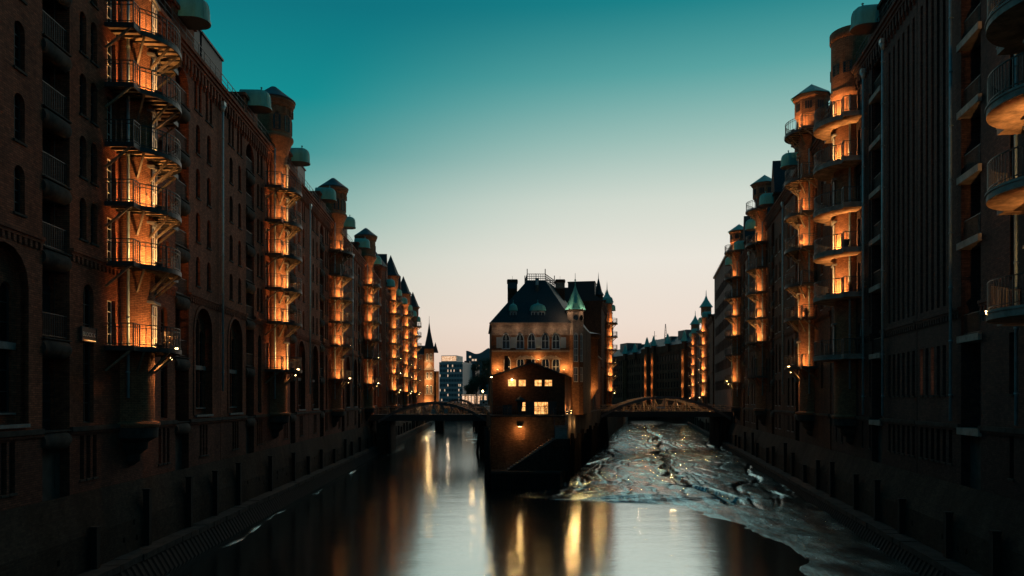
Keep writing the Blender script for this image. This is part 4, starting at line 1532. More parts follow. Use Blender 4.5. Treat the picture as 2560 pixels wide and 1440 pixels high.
# ---- the castle-like house
T0 = 88.0
wc = empty('castle_house', (2.0, T0, TZ), 0)
tag(wc, 'ornate brick castle-like house with steep slate roof and copper corner spire on the island', 'house')
def cX(px, t=T0): return bx(px, t) - 2.0
def cZ(py, t=T0): return bz(py, t) - TZ
cx0, cx1 = cX(1229), cX(1424)
zeave = cZ(808)
zband = cZ(838)
WU = [1265, 1300, 1329, 1363, 1390]
holes = [('point', 0.98, 1.95, cX(c), cZ(873)) for c in WU]
WL = [(1301, 0.95), (1329, 0.95), (1364, 0.95), (1390, 0.95), (1268, 0.85)]
holes2 = [('point', w_, 2.6, cX(c), cZ(945)) for c, w_ in WL]
m = MB()
m.wall([(cx1, 0), (cx0, 0), (cx0, zband), (cx1, zband)], [q for q in [outline(*h) for h in holes2]] + [[(cX(c) - 0.49, cZ(873)), (cX(c) + 0.49, cZ(873)), (cX(c) + 0.49, zband - 0.02), (cX(c) - 0.49, zband - 0.02)] for c in WU], 0, -0.3)
D = 15.0
lx_, rx_ = -0.0447 * D, 0.179 * D
tw = cX(1458)
m.face(((cx0, 0, 0), (cx0 + lx_, D, 0), (cx0 + lx_, D, zeave), (cx0, 0, zeave)))
m.face(((tw - 0.25, 0.6, 0), (tw - 0.25 + rx_, D, 0), (tw - 0.25 + rx_, D, zeave), (tw - 0.25, 0.6, zeave)))
m.face(((cx0 + lx_, D, 0), (tw - 0.25 + rx_, D, 0), (tw - 0.25 + rx_, D, zeave), (cx0 + lx_, D, zeave)))
m.build('wall', ['brick_castle'], wc)
# pale stone frieze above the pointed windows
m = MB()
top = [(cx1, zband), (cx1, zeave), (cx0, zeave), (cx0, zband)]
low = []
for c in WU:
    o_ = outline('point', 1.0, 1.95, cX(c), cZ(873))
    arch = [q for q in o_ if q[1] > zband - 0.03]
    arch = sorted(arch)
    low += [(cX(c) - 0.55, zband)] + [(a, max(b, zband)) for a, b in arch] + [(cX(c) + 0.55, zband)]
low = [q for i, q in enumerate(low) if i == 0 or (abs(q[0] - low[i - 1][0]) + abs(q[1] - low[i - 1][1])) > 0.01]
m.wall(top + low, [], -0.04)
m.build('stone_frieze', ['sandstone'], wc)
for c in WU:
    window(wc, 'point', 0.98, 1.95, cX(c), cZ(873), 0.12, 'frame_blue', 'glass', (1, 1), True, 0.1, R(180))
    g = MB()
    o1 = outline('point', 1.22, 2.12, cX(c), cZ(873)); o2 = outline('point', 0.98, 1.96, cX(c), cZ(873))
    a1 = [q for q in o1 if q[1] > zband - 0.25]; a2 = [q for q in o2 if q[1] > zband - 0.3]
    for i in range(min(len(a1), len(a2)) - 1):
        g.bar((a1[i][0], -0.06, a1[i][1]), (a1[i + 1][0], -0.06, a1[i + 1][1]), 0.12, 0.1)
    g.build('hood_mould', ['sandstone'], wc)
for h in holes2:
    window(wc, h[0], h[1], h[2], h[3], h[4], 0.12, 'frame_white', 'glass', (1, 1), True, 0.1, R(180))
for c in (1315, 1377):
    g = MB()
    pts = outline('point', 3.0, 1.05, cX(c), cZ(905))
    g.wall([(cX(c) - 1.35, cZ(899)), (cX(c) + 1.35, cZ(899)), (cX(c) + 0.8, cZ(892)), (cX(c), cZ(888)), (cX(c) - 0.8, cZ(892))], [], -0.03)
    g.build('arch_tympanum', ['sandstone'], wc)
for c in (1248, 1283, 1346, 1408):
    g = MB()
    g.box(cX(c) - 0.32, cX(c) + 0.32, -0.07, -0.003, cZ(870), cZ(843))
    for z in range(9):
        zz = cZ(869) + z * 0.135
        g.box(cX(c) - 0.28, cX(c) + 0.28, -0.085, -0.071, zz, zz + 0.09)
    g.build('shutter', ['shutter'], wc)
g = MB()
g.box(cx0 - 0.15, cx1, -0.2, 0.0, zeave - 0.28, zeave - 0.12); g.box(cx0 - 0.25, cx1, -0.32, 0.0, zeave - 0.119, zeave + 0.06)
k = 40
for i in range(k):
    x = cx0 + (cx1 - cx0) * (i + .5) / k
    g.box(x - 0.06, x + 0.06, -0.16, 0, zeave - 0.42, zeave - 0.281)
g.build('cornice', ['sandstone'], wc)
g = MB(); g.box(cx0, cx1, -0.12, 0, cZ(880), cZ(876)); g.build('sill_course', ['sandstone'], wc)
# hipped roof with a flat railed top
rz1 = bz(701, 92.5) - TZ
ra, rb_ = bx(1318, 92.5) - 2.0, bx(1363, 92.5) - 2.0
fr = [(cx0 - 0.2, -0.25), (cx1 + 0.4, -0.25), (tw + rx_ - 0.2, D), (cx0 + lx_ - 0.2, D)]
tp = [(ra, 4.5), (rb_, 4.5), (rb_ + 1.4, 9.5), (ra - 0.2, 9.5)]
m = MB()
for i in range(4):
    j = (i + 1) % 4
    m.face(((*fr[i], zeave + 0.05), (*fr[j], zeave + 0.05), (*tp[j], rz1), (*tp[i], rz1)))
m.face([(*q, rz1) for q in tp])
ro = m.build('roof', ['slate'], wc)
g = MB()
for i in range(4):
    a, b = tp[i], tp[(i + 1) % 4]
    for z in (0.25, 0.5, 0.78):
        g.bar((*a, rz1 + z), (*b, rz1 + z), 0.07)
    for k in range(8):
        f = k / 8
        g.bar((a[0] + (b[0] - a[0]) * f, a[1] + (b[1] - a[1]) * f, rz1), (a[0] + (b[0] - a[0]) * f, a[1] + (b[1] - a[1]) * f, rz1 + 0.78), 0.05, 0.05, 0, False)
    g.bar((*a, rz1), (*a, rz1 + 1.4), 0.1)
g.bar(((ra + rb_) / 2, 6, rz1), ((ra + rb_) / 2, 6, rz1 + 1.1), 0.05)
g.build('roof_cresting', ['steel'], ro)
for (pa, pb_, t_, py, mats) in ((1269, 1293, 96.0, 700, 1), (1389, 1411, 97.0, 700, 2)):
    g = MB()
    a, b = bx(pa, t_) - 2, bx(pb_, t_) - 2
    zt_ = bz(py, t_) - TZ
    g.box(a, b, t_ - T0 - 0.6, t_ - T0 + 0.8, zeave, zt_ - 1.15, 0)
    g.box(a - 0.01, b + 0.01, t_ - T0 - 0.61, t_ - T0 + 0.81, zt_ - 1.15, zt_ - 0.38, 1)
    g.box(a - 0.08, b + 0.08, t_ - T0 - 0.68, t_ - T0 + 0.88, zt_ - 0.38, zt_ - 0.1, 0)
    g.box(a - 0.02, b + 0.02, t_ - T0 - 0.62, t_ - T0 + 0.82, zt_ - 0.1, zt_, 0)
    g.bar(((a + b) / 2, t_ - T0, zt_), ((a + b) / 2, t_ - T0, zt_ + 0.5), 0.03)
    g.build('chimney', ['brick_brown', 'lead_roof' if mats == 1 else 'sandstone'], ro)
g = MB(); a = bx(1343, 91) - 2; g.box(a - 0.22, a + 0.22, 3.2, 3.8, rz1 - 1.6, rz1 + 0.1); g.box(a - 0.17, a + 0.17, 3.17, 3.198, rz1 - 0.75, rz1 - 0.1, 1)
g.build('roof_vent', ['steel', 'zinc'], ro)
def onion(parent, xc, w, t_, zb_, nwin):
    d = MB()
    y = t_ - T0
    d.box(xc - w / 2, xc + w / 2, y, y + 1.6, zb_, zb_ + 1.12)
    o = d.build('dormer', ['lead_roof'], parent)
    g = MB()
    pr = [(1.06, 1.12), (1.1, 1.2), (1.04, 1.38), (1.0, 1.55), (0.86, 1.78), (0.5, 1.95), (0.2, 2.05), (0.05, 2.2), (0.0, 2.22)]
    n = 16
    rings = []
    for f, z in pr:
        rings.append([g.addv((xc + f * w / 2 * math.copysign(abs(math.cos(2 * math.pi * i / n)) ** 0.55, math.cos(2 * math.pi * i / n)), y + 0.75 + f * 0.85 * math.copysign(abs(math.sin(2 * math.pi * i / n)) ** 0.55, math.sin(2 * math.pi * i / n)), zb_ + z)) for i in range(n)])
    for k in range(len(pr) - 1):
        for i in range(n):
            j = (i + 1) % n
            g.addf((rings[k][i], rings[k][j], rings[k + 1][j], rings[k + 1][i]))
    g.tube((xc, y + 0.75, zb_ + 2.15), (xc, y + 0.75, zb_ + 2.5), 0.03, 6)
    g.build('copper_cap', ['copper'], o)
    ww = (w - 0.16) / nwin
    for i in range(nwin):
        window(o, 'rect', ww - 0.08, 0.9, xc - w / 2 + 0.08 + ww * (i + .5), zb_ + 0.12, y - 0.03, 'frame_white', 'glass', (1, 1), True, 0.06, R(180))
onion(ro, cX(1283, 88.6), 1.0, 88.6, bz(801, 88.6) - TZ, 1)
onion(ro, cX(1345, 88.6), 1.85, 88.6, bz(801, 88.6) - TZ, 2)
# octagonal corner tower
tx = cX(1439)
ty = 0.55
tr = 0.98
zts = cZ(776)
m = MB()
m.lathe([(tr, 0), (tr, zband)], 8, 22.5, 382.5, cx=tx, cy=ty, smooth=False)
m.lathe([(tr + 0.01, zband), (tr + 0.01, zts - 0.1)], 8, 22.5, 382.5, cx=tx, cy=ty, m=1, smooth=False)
m.lathe([(tr, zts - 0.1), (tr + 0.2, zts), (tr + 0.2, zts + 0.12)], 8, 22.5, 382.5, cx=tx, cy=ty, m=1, smooth=False)
to = m.build('corner_tower', ['brick_castle', 'sandstone'], wc)
m = MB()
m.lathe([(tr + 0.36, zts + 0.06), (tr + 0.25, zts + 0.18), (0.82, zts + 0.75), (0.42, zts + 1.9), (0.12, zts + 2.75), (0.04, zts + 3.0)], 8, 22.5, 382.5, cx=tx, cy=ty, smooth=False)
m.lathe([(0.04, zts + 2.95), (0.05, zts + 3.5), (0.12, zts + 3.6), (0.03, zts + 3.72), (0.02, zts + 4.4), (0, zts + 4.42)], 8, cx=tx, cy=ty)
for a in range(8):
    an = R(22.5 + 45 * a)
    m.bar((tx + 1.2 * math.cos(an), ty + 1.2 * math.sin(an), zts + 0.22), (tx + 0.42 * math.cos(an), ty + 0.42 * math.sin(an), zts + 1.92), 0.05)
m.box(tx - 0.2, tx + 0.2, ty - 1.12, ty - 0.6, zts + 0.25, zts + 0.75)
m.build('spire', ['copper'], to)
for an in (-90, -45):
    c, s_ = math.cos(R(an)), math.sin(R(an))
    ap = tr * math.cos(R(22.5))
    for (zz, h, kind, fr_, gl) in ((cZ(873), 1.9, 'point', 'frame_blue', 'glass'), (cZ(905), 1.55, 'rect', 'frame_blue', 'glass'), (cZ(955), 1.7, 'rect', 'frame_white', 'glass')):
        window(to, kind, 0.5, h, tx + c * (ap + 0.02), zz, ty + s_ * (ap + 0.02), fr_, gl, (1, 1), False, 0.06, R(an - 90))
    g = MB()
    g.lathe([(0.0, 0), (0.30, 0.0)], 20); g.lathe([(0.30, -0.02), (0.38, 0.05), (0.38, -0.05)], 20, m=1)
    og = g.build('round_window', ['glass', 'sandstone'], to, (tx + c * (ap + 0.03), ty + s_ * (ap + 0.03), cZ(795)))
    og.rotation_euler = (R(90), 0, R(an + 90))
# floods under the eaves and on the ledge
for (px, py, pw) in ((1244, 925, 110), (1283, 932, 60), (1346, 900, 55), (1410, 925, 110)):
    g = MB(); a = cX(px); zz = cZ(py)
    g.box(a - 0.1, a + 0.1, -0.5, -0.3, zz - 0.1, zz + 0.02); g.box(a - 0.08, a + 0.08, -0.48, -0.32, zz + 0.021, zz + 0.03, 1); g.bar((a, -0.4, zz - 0.06), (a, 0, zz - 0.06), 0.05)
    lo = g.build('floodlight', ['steel', 'lamp_face'], wc)
    point_light(lo, (a, -0.5, zz + 0.22), pw)
for px in (1250, 1290, 1340, 1380, 1412):
    g = MB(); a = cX(px); zz = zeave - 0.75
    g.box(a - 0.07, a + 0.07, -0.42, -0.30, zz - 0.08, zz); g.bar((a, -0.4, zz - 0.05), (a, 0, zz - 0.05), 0.04)
    lo = g.build('floodlight', ['steel'], wc)
    point_light(lo, (a, -0.75, zz + 0.0), 13.0, (1.0, 0.6, 0.34))
for dx, dy in ((0.75, -0.95), (-0.75, -0.95)):
    lo = MB(); lo.box(tx + dx - .08, tx + dx + .08, ty + dy - .08, ty + dy + .08, zts + 0.05, zts + 0.16); l2 = lo.build('floodlight', ['steel'], to)
    point_light(l2, (tx + dx * 1.7, ty + dy * 1.35, zts + 0.35), 52, (1.0, 0.62, 0.36))

# ---- lower annex with a round stair tower, between castle and island block
an_ = empty('brick_annex', (*PI_(124)[:2], 0), RZ_I)
tag(an_, 'low brick annex with round lit stair tower behind the copper-spired house', 'building')
m = MB(); m.box(-20.5, 18.5, -9, 0, 4.4, E + 7.6); m.build('wall', ['brick_brown'], an_)
m = MB(); m.prism([(-20.6, 0.3), (18.8, 0.3), (18.8, -9), (-20.6, -9)], E + 7.6, E + 7.8); m.build('roof', ['lead_roof'], an_)
m = MB()
m.lathe([(0.2, E - 1), (1.6, E + 1.4), (1.75, E + 1.6), (1.75, E + 8.6), (1.95, E + 8.8), (1.95, E + 9.3)], 20, cx=15.5, cy=0.1)
m.lathe([(2.1, E + 9.3), (2.1, E + 9.36), (0.0, E + 9.9)], 20, cx=15.5, cy=0.1, m=1)
st = m.build('stair_tower', ['brick_castle', 'lead_roof'], an_)
point_light(st, (15.5 + 1.9, 1.9, E + 1.0), 160)
point_light(st, (15.0, 2.7, E + 0.6), 60)
for x in (-12, -6, 0, 6, 11):
    for z in (1.0, 4.4):
        window(an_, 'arch', 0.9, 1.8, x, E + z, 0.02, 'frame_dark', 'lit_dim' if x == 6 else 'glass', (1, 2), False)
for x in (2, 9):
    downpipe(an_, x, 0.2, 7, E + 7, False)
# the big island warehouse
warehouse(PI_(167), RZ_I, -24, 20.5, 1, 'tall island warehouse with spired balconied turret behind the copper-spired house', DB[:6], [1] * 6, (0, 1, 2, 3), tstyle='capped', brick='brick_brown', zc=19.2,
          layout='round', det=False, power=150, roof='slate', bays=(-6.6, 6.6))
for tt, hh in ((152, 24), (176, 23)):
    o = empty('roof_pinnacle', (*(PI_(tt))[:2], E + 19.3), RZ_I)
    tag(o, 'slender pointed pinnacle on the island warehouse roof edge' if tt == 152 else 'copper-skirted pinnacle over the island warehouse turret row', 'pinnacle')
    m = MB(); m.lathe([(0.9, 0), (0.9, 1.6), (1.1, 1.7)], 8, smooth=False, cy=-0.9); m.build('shaft', ['brick_brown'], o)
    m = MB(); m.lathe([(1.15, 1.65), (0.7, 2.4), (0.28, 4.2), (0.08, 5.0), (0.0, 6.4)], 8, smooth=False, cy=-0.9); m.build('spirelet', ['slate' if tt == 152 else 'copper'], o)

# ------------------------------------------------------------------ arched bridges
def arch_bridge(y, xa, xb, deck_z, rise, label, wdt=9.0, drop=1.1, lamps=()):
    root = empty('arch_bridge', ((xa + xb) / 2, y, 0), 0)
    tag(root, label, 'bridge')
    L = (xb - xa) / 2
    m = MB(); m.box(-L - 3, L + 3, 0.35, wdt - 0.35, deck_z - 0.5, deck_z); m.build('deck', ['stone_dark'], root)
    N = 24
    for yy in (0.0, wdt):
        m = MB(); m.box(-L - 3, L + 3, yy - 0.15, yy + 0.15, deck_z - 0.95, deck_z + 0.05); g = m.build('girder', ['steel'], root)
        m = MB()
        pts = []
        for i in range(N + 1):
            u = -1 + 2 * i / N
            pts.append((u * L, deck_z - drop + (rise + drop) * (1 - u * u)))
        for i in range(N):
            (a, za), (b, zb) = pts[i], pts[i + 1]
            bb = len(m.v)
            hw, hh = 0.22, 0.24
            for (px, pz) in ((a, za), (b, zb)):
                for dy, dz in ((-hw, -hh), (hw, -hh), (hw, hh), (-hw, hh)):
                    m.addv((px, yy - 0.0 + dy, pz + dz))
            for q in range(4):
                r_ = (q + 1) % 4
                m.addf((bb + q, bb + r_, bb + 4 + r_, bb + 4 + q))
        m.build('arch_rib', ['bridge_steel'], root)
        hm = lambda: MB()
        arc = lambda x: deck_z - drop + (rise + drop) * (1 - (x / L) ** 2)
        K = 12
        for i in range(1, K):
            x = -L + 2 * L * i / K
            if arc(x) > deck_z + 0.5:
                m = MB(); m.bar((x, yy, deck_z), (x, yy, arc(x) - 0.2), 0.2, 0.14); m.build('hanger', ['rust_steel'], root)
            for sgn in (-1, 1):
                x2 = x + sgn * L / K
                if arc(x) > deck_z + 0.9 and i % 2 == 0 or arc(x) > deck_z + 1.6:
                    m = MB(); m.bar((x, yy, arc(x) - 0.25), (x2, yy, deck_z + 0.05), 0.17, 0.12); m.build('diagonal', ['rust_steel'], root)
        m = MB()
        ry = yy + (0.4 if yy == 0 else -0.4)
        for z in (0.35, 0.7, 1.1):
            m.bar((-L - 3, ry, deck_z + z), (L + 3, ry, deck_z + z), 0.05)
        x = -L - 3
        while x < L + 3:
            m.bar((x, ry, deck_z), (x, ry, deck_z + 1.1), 0.05, 0.05, 0, False); x += 1.5
        m.build('railing', ['rust_steel'], root)
    for sx in (-1, 1):
        m = MB(); m.box(sx * (L - 0.6) - 0.9, sx * (L - 0.6) + 0.9, 0.2, wdt - 0.2, -1.5, deck_z - 0.951); m.build('pier', ['brick_quay'], root)
        for k in range(4):
            m = MB(); m.tube((sx * (L - 1.9), -0.4 + k * 0.2, -1.4), (sx * (L - 1.5), 0.1 + k * 0.5, deck_z - 1.0), 0.2, 8); m.build('timber_pile', ['timber'], root)
    return root

BZ = E - 2.35
lb = arch_bridge(120, bx(945, 120), bx(1222, 120), BZ, 1.85, 'dark steel arch bridge with two small signs spanning the open water channel')
rb2 = arch_bridge(134, bx(1494, 134), bx(1827, 134), E - 2.05, 2.5, 'dark steel arch bridge with lamplit lattice spanning the mudflat channel', drop=1.3)
bb = arch_bridge(205, bx(1090, 205), bx(1200, 205), E - 2.3, 2.3, 'small distant steel arch bridge behind the bridge with two signs')
for x in (-6, 0, 6):
    point_light(rb2, (x + 2, 2.2, E - 1.0), 380)
    point_light(lb, (x, 3.0, E - 1.2), 110)
for x in (-3, 2):
    point_light(bb, (x, 4, E - 1.2), 150, (1.0, 0.6, 0.35))

def board(name, label, loc, w, h, marks, posts=True, cat='sign', mat='sign_white'):
    o = empty(name, loc, 0)
    tag(o, label, cat)
    m = MB(); m.box(-w / 2, w / 2, -0.04, 0.0, 0, h); m.build('panel', [mat], o)
    for (a, b, c, d) in marks:
        m = MB(); m.box(a, b, -0.05, -0.041, c, d); m.build('marking', ['sign_dark'], o)
    m = MB()
    for s_ in (-0.3, 0.3):
        m.bar((s_ * w, 0.03, -1.0 if posts else 0.05), (s_ * w, 0.03, h - 0.05), 0.06)
    m.build('post', ['steel'], o)
    return o
yb = 119.7
s_ = 120 / F
board('bridge_sign', 'square white sign over a wider plate on the arch bridge railing', (bx(1082.5, yb), yb, bz(1028, yb)), 0.5, 0.34, [(-0.18, 0.18, 0.12, 0.2)])
board('bridge_sign', 'wide white plate below the small square sign on the arch bridge', (bx(1082.5, yb), yb - 0.03, bz(1035, yb)), 0.72, 0.38, [(-0.28, 0.28, 0.22, 0.27), (-0.28, 0.28, 0.12, 0.17)], False)
nb = board('bridge_sign', 'white sign with crossed black strokes on the arch bridge girder', (bx(1115, yb), yb - 0.02, bz(1033, yb)), 0.54, 0.66, [(-0.23, -0.19, 0.05, 0.61), (0.19, 0.23, 0.05, 0.61)], False)
for a, b in (((-0.2, 0.1), (0.2, 0.56)), ((-0.2, 0.56), (0.2, 0.1))):
    m = MB(); m.bar((a[0], -0.046, a[1]), (b[0], -0.046, b[1]), 0.02, 0.06); m.build('marking', ['sign_dark'], nb)
board('notice_board', 'large white notice board with dark panels at the bridge end', (bx(1209, 121), 121.3, bz(1015, 121)), 1.3, 0.95, [(-0.15, 0.15, 0.4, 0.75), (0.25, 0.6, 0.62, 0.78), (-0.55, -0.3, 0.12, 0.25), (0.25, 0.6, 0.15, 0.3)])
board('bridge_sign', 'low white banner hung on the lamplit bridge railing', (bx(1652, 133.7), 133.7, bz(1021, 133.7)), 1.6, 0.36, [(-0.78, 0.78, 0.28, 0.35)], False)
# street lamps near the bridges
for (px, t_, py, lab) in ((1487, 132, 940, 'slim street lamp with round globe at the lattice bridge approach'), (1207, 128, 978, 'small street lamp at the notice board')):
    o = empty('street_lamp', (bx(px, t_), t_, 6.8), 0)
    tag(o, lab, 'street lamp')
    h = bz(py, t_) - 6.8
    m = MB(); m.tube((0, 0, 0), (0, 0, h - 0.2), 0.07, 8, r1=0.04); m.tube((0, 0, 0), (0, 0, 0.5), 0.12, 8); m.build('post', ['steel'], o)
    m = MB(); m.lathe([(0.0, h - 0.2), (0.13, h - 0.1), (0.16, h + 0.03), (0.1, h + 0.15), (0, h + 0.18)], 12); m.build('lamp_globe', ['lamp_face'], o)
    point_light(o, (0, -0.4, h - 0.1), 60)
# mooring signal box on the mud side
# ------------------------------------------------------------------ far end of the open-water channel
gt = empty('gatehouse', (bx(1073, 235), 235, 6.9), R(6))
tag(gt, 'narrow gatehouse tower with dark pointed spire and floodlit pale windows', 'tower')
m = MB(); m.box(-1.5, 1.5, -1.5, 1.5, 0, 17.4); m.build('wall', ['brick_castle'], gt)
m = MB(); m.lathe([(2.45, 17.3), (1.9, 18.3), (0.7, 22.5), (0.1, 25.5), (0.05, 27.5), (0, 27.6)], 4, 45, 405, smooth=False); m.build('spire', ['slate'], gt)
m = MB(); m.box(-4.5, -1.5, -1.2, 4, 0, 15.5); m.face(((-4.6, -1.3, 15.5), (-1.4, -1.3, 15.5), (-1.4, 1.5, 18.5), (-4.6, 1.5, 18.5)), 1); m.build('wing', ['brick_brown', 'slate'], gt)
m = MB(); m.box(1.5, 3.0, -1.0, 3, 0, 10.5); m.build('wing', ['brick_castle'], gt)
m = MB(); m.lathe([(1.3, 16.2), (0.0, 19.5)], 4, 45, 405, cx=1.9, cy=-0.6, smooth=False); m.build('spire', ['slate'], gt)
for z, h in ((13.6, 2.3), (8.2, 2.0), (3.6, 2.6)):
    for x in (-0.6, 0.55):
        window(gt, 'arch', 0.75, h, x, z, -1.53, 'frame_white', 'glass', (1, 1), False, 0.12, R(180))
    m = MB(); m.box(-1.4, 1.4, -1.6, -1.5, z - 0.4, z - 0.1); m.build('stone_band', ['sandstone'], gt)
m = MB(); m.face(((-1.5, -1.55, 11.0), (1.7, -1.55, 11.0), (0.1, -1.55, 13.2))); m.box(-1.6, 1.8, -1.7, -1.5, 10.8, 11.0); m.build('pale_gable', ['sandstone'], gt)
for z, pw in ((0.8, 900), (7.2, 620), (12.6, 420)):
    point_light(gt, (-0.3, -3.0, z), pw, (1.0, 0.55, 0.22), 0.15)

def office(pos, rz, w, h, rows, cols, label, wall, glass, lit, band=True, depth=16):
    o = empty('office_block', pos, rz)
    tag(o, label, 'office block')
    m = MB()
    fh = h / (rows + 0.6)
    cw = w / cols
    hl = [(-w / 2 + cw * (c + .5), fh * (r + 0.55)) for r in range(rows) for c in range(cols)]
    m.wall([(w / 2, 0), (-w / 2, 0), (-w / 2, h), (w / 2, h)], [outline('rect', cw * 0.82, fh * 0.55, x, z) for x, z in hl], 0, -0.3)
    for q in (-w / 2, w / 2):
        m.face(((q, 0, 0), (q, depth, 0), (q, depth, h), (q, 0, h)))
    m.face(((-w / 2, 0, h), (w / 2, 0, h), (w / 2, depth, h), (-w / 2, depth, h)))
    m.build('wall', [wall], o)
    rnd = random.Random(len(label))
    for x, z in hl:
        window(o, 'rect', cw * 0.82, fh * 0.55, x, z, 0.15, 'frame_dark', 'lit_far' if rnd.random() < lit else glass, (1, 0), False, 0.06, R(180))
    return o
o = office((bx(1127, 330), 330.5, 6.8), R(-12), 10.6, 18.2, 8, 15, 'blue grey office block with bands of windows, some lit', 'office_wall', 'hall_glass', 0.16)
m = MB(); m.box(-5.0, 2.0, 2, 12, 18.2, 21.2); m.box(-4.8, 1.8, 1.9, 1.99, 18.8, 20.9, 1); m.build('penthouse', ['frame_white', 'lit_dim'], o)
o = office((bx(1174, 345), 345, 6.8), R(-4), 5.4, 18.0, 6, 5, 'dark office block with a bright vertical light strip beside the blue grey one', 'office_dark', 'glass', 0.12)
m = MB(); m.box(-0.9, -0.6, -0.06, -0.003, 1, 16); m.build('light_strip', ['lit_far'], o)
m = MB(); m.box(-2.7, -0.5, 2, 9, 18.0, 19.6); m.build('roof_house', ['office_dark'], o)
o = empty('pavilion', (bx(1185, 290), 290, 6.9), 0)
tag(o, 'low glazed pavilion with lit columns at the end of the open channel', 'pavilion')
m = MB(); m.box(-5, 5, 0, 6, 3.3, 3.8); m.build('roof', ['office_dark'], o)
for i in range(9):
    m = MB(); m.box(-4.8 + i * 1.2, -4.5 + i * 1.2, 0.2, 0.5, 0, 3.3); m.build('column', ['frame_white'], o)
m = MB(); m.box(-4.8, 4.8, 3.0, 3.1, 0.2, 3.2); m.build('glazing', ['lit_dim'], o)
m = MB(); m.box(-4.8, 4.8, -0.02, 0.1, 3.45, 3.6); m.build('light_strip', ['lit_far'], o)
# concert hall with wave roof
o = empty('concert_hall', (bx(1196, 620), 620, 6.7), 0)
tag(o, 'blue glass concert hall with wave-shaped roof rising far behind the trees', 'hall')
m = MB()
w = 20.0
n = 24
tops = []
for i in range(n + 1):
    x = -w / 2 + w * i / n
    u = i / n
    zt_ = 40.5 + 5.0 * (0.30 * math.cos(u * math.pi * 2.0) + 0.9 * max(0, u - 0.35)) - (0 if u < 0.95 else 1.0)
    tops.append((x, zt_))
for i in range(n):
    (a, za), (b, zb) = tops[i], tops[i + 1]
    m.face(((a, 0, 0), (b, 0, 0), (b, 0, zb), (a, 0, za))); m.face(((a, 0, za), (b, 0, zb), (b, 18, zb), (a, 18, za)), 1)
for q in (0, n):
    m.face(((tops[q][0], 0, 0), (tops[q][0], 18, 0), (tops[q][0], 18, tops[q][1]), (tops[q][0], 0, tops[q][1])))
m.build('glass_body', ['hall_glass', 'lead_roof'], o)
rnd = random.Random(4)
for r_ in range(7):
    for c in range(9):
        lit = rnd.random() < 0.2
        window(o, 'rect', 1.9, 1.9, -9 + c * 2.25, 21 + r_ * 2.5, -0.1, 'hall_glass', 'lit_far' if lit else 'hall_glass', (0, 0), False, 0.15, R(180))

# trees on the island's far side
def tree(loc, h, r, label, seed):
    rnd = random.Random(seed)
    o = empty('broadleaf_tree', loc, 0)
    tag(o, label, 'tree', 'trees by the open channel')
    m = MB()
    m.tube((0, 0, 0), (0.1, 0, h * 0.45), 0.28, 8, r1=0.2)
    cs = []
    for k in range(9):
        a = rnd.uniform(0, 6.28); rr_ = rnd.uniform(0.2, 0.75) * r; z = h * rnd.uniform(0.45, 0.88)
        c = Vector((rr_ * math.cos(a), rr_ * math.sin(a), z)); cs.append((c, rnd.uniform(0.3, 0.5) * r))
        m.tube((0.1, 0, h * rnd.uniform(0.3, 0.45)), c, 0.12, 6, r1=0.03)
    m.build('trunk', ['bark'], o)
    m = MB()
    for k in range(5200):
        c, cr = rnd.choice(cs)
        d = Vector((rnd.gauss(0, 1), rnd.gauss(0, 1), rnd.gauss(0, .8))).normalized() * cr * rnd.uniform(0.5, 1.1)
        p_ = c + d
        u = Vector((rnd.gauss(0, 1), rnd.gauss(0, 1), rnd.gauss(0, 1))).normalized() * rnd.uniform(0.12, 0.24)
        v = u.orthogonal().normalized() * 0.1
        m.face((p_ - u, p_ + v, p_ + u, p_ - v))
    m.build('crown', ['leaf'], o)
tree((bx(1207, 250), 250, 6.8), 15.5, 4.6, 'dark full-crowned tree beside the castle-like house over the open channel', 1)
tree((bx(1190, 262), 262, 6.8), 12.0, 4.0, 'lower dark tree next to the full-crowned tree', 2)
tree((bx(1222, 240), 240, 6.8), 17.0, 4.2, 'tallest dark tree partly behind the castle-like house', 3)
tree((bx(1178, 300), 300, 6.9), 8.0, 3.0, 'small round tree before the dark office block', 4)

# ------------------------------------------------------------------ small things on the banks
w1 = wh_left[0]
# block sign with its small lamp
o = empty('block_sign', (*(PL(33.45) + Vector((0.03, 0, 0)))[:2], E + 2.55), RZ_L)
tag(o, 'small framed wall sign reading BLOCK X, lit from below', 'sign')
m = MB(); m.box(-0.62, 0.62, 0.0, 0.06, 0, 0.62); m.build('panel', ['sign_dark'], o)
m = MB()
for a in ((-0.64, 0.64, 0.0, 0.03), (-0.64, 0.64, 0.61, 0.64)): m.box(a[0], a[1], 0, 0.09, a[2], a[3])
for a in ((-0.66, -0.62), (0.62, 0.66)): m.box(a[0], a[1], 0, 0.09, 0, 0.64)
m.build('frame', ['frame_dark'], o)
tcv = bpy.data.curves.new('lettering', 'FONT'); tcv.body = 'BLOCK X'; tcv.size = 0.26; tcv.extrude = 0.004; tcv.align_x = 'CENTER'
tmp_ = bpy.data.objects.new('tmp_text', tcv); COL.objects.link(tmp_)
bpy.context.view_layer.update()
lme = bpy.data.meshes.new_from_object(tmp_.evaluated_get(bpy.context.evaluated_depsgraph_get()))
bpy.data.objects.remove(tmp_)
to_ = bpy.data.objects.new('lettering', lme); COL.objects.link(to_); to_.data.materials.clear(); to_.parent = o; to_.location = (0, 0.066, 0.24); to_.rotation_euler = (R(90), 0, R(180)); to_.data.materials.append(MAT['sign_white'])
m = MB(); m.bar((-0.45, 0.10, 0.06), (0.45, 0.10, 0.06), 0.05, 0.03); m.build('light_strip', ['lit_window'], o)

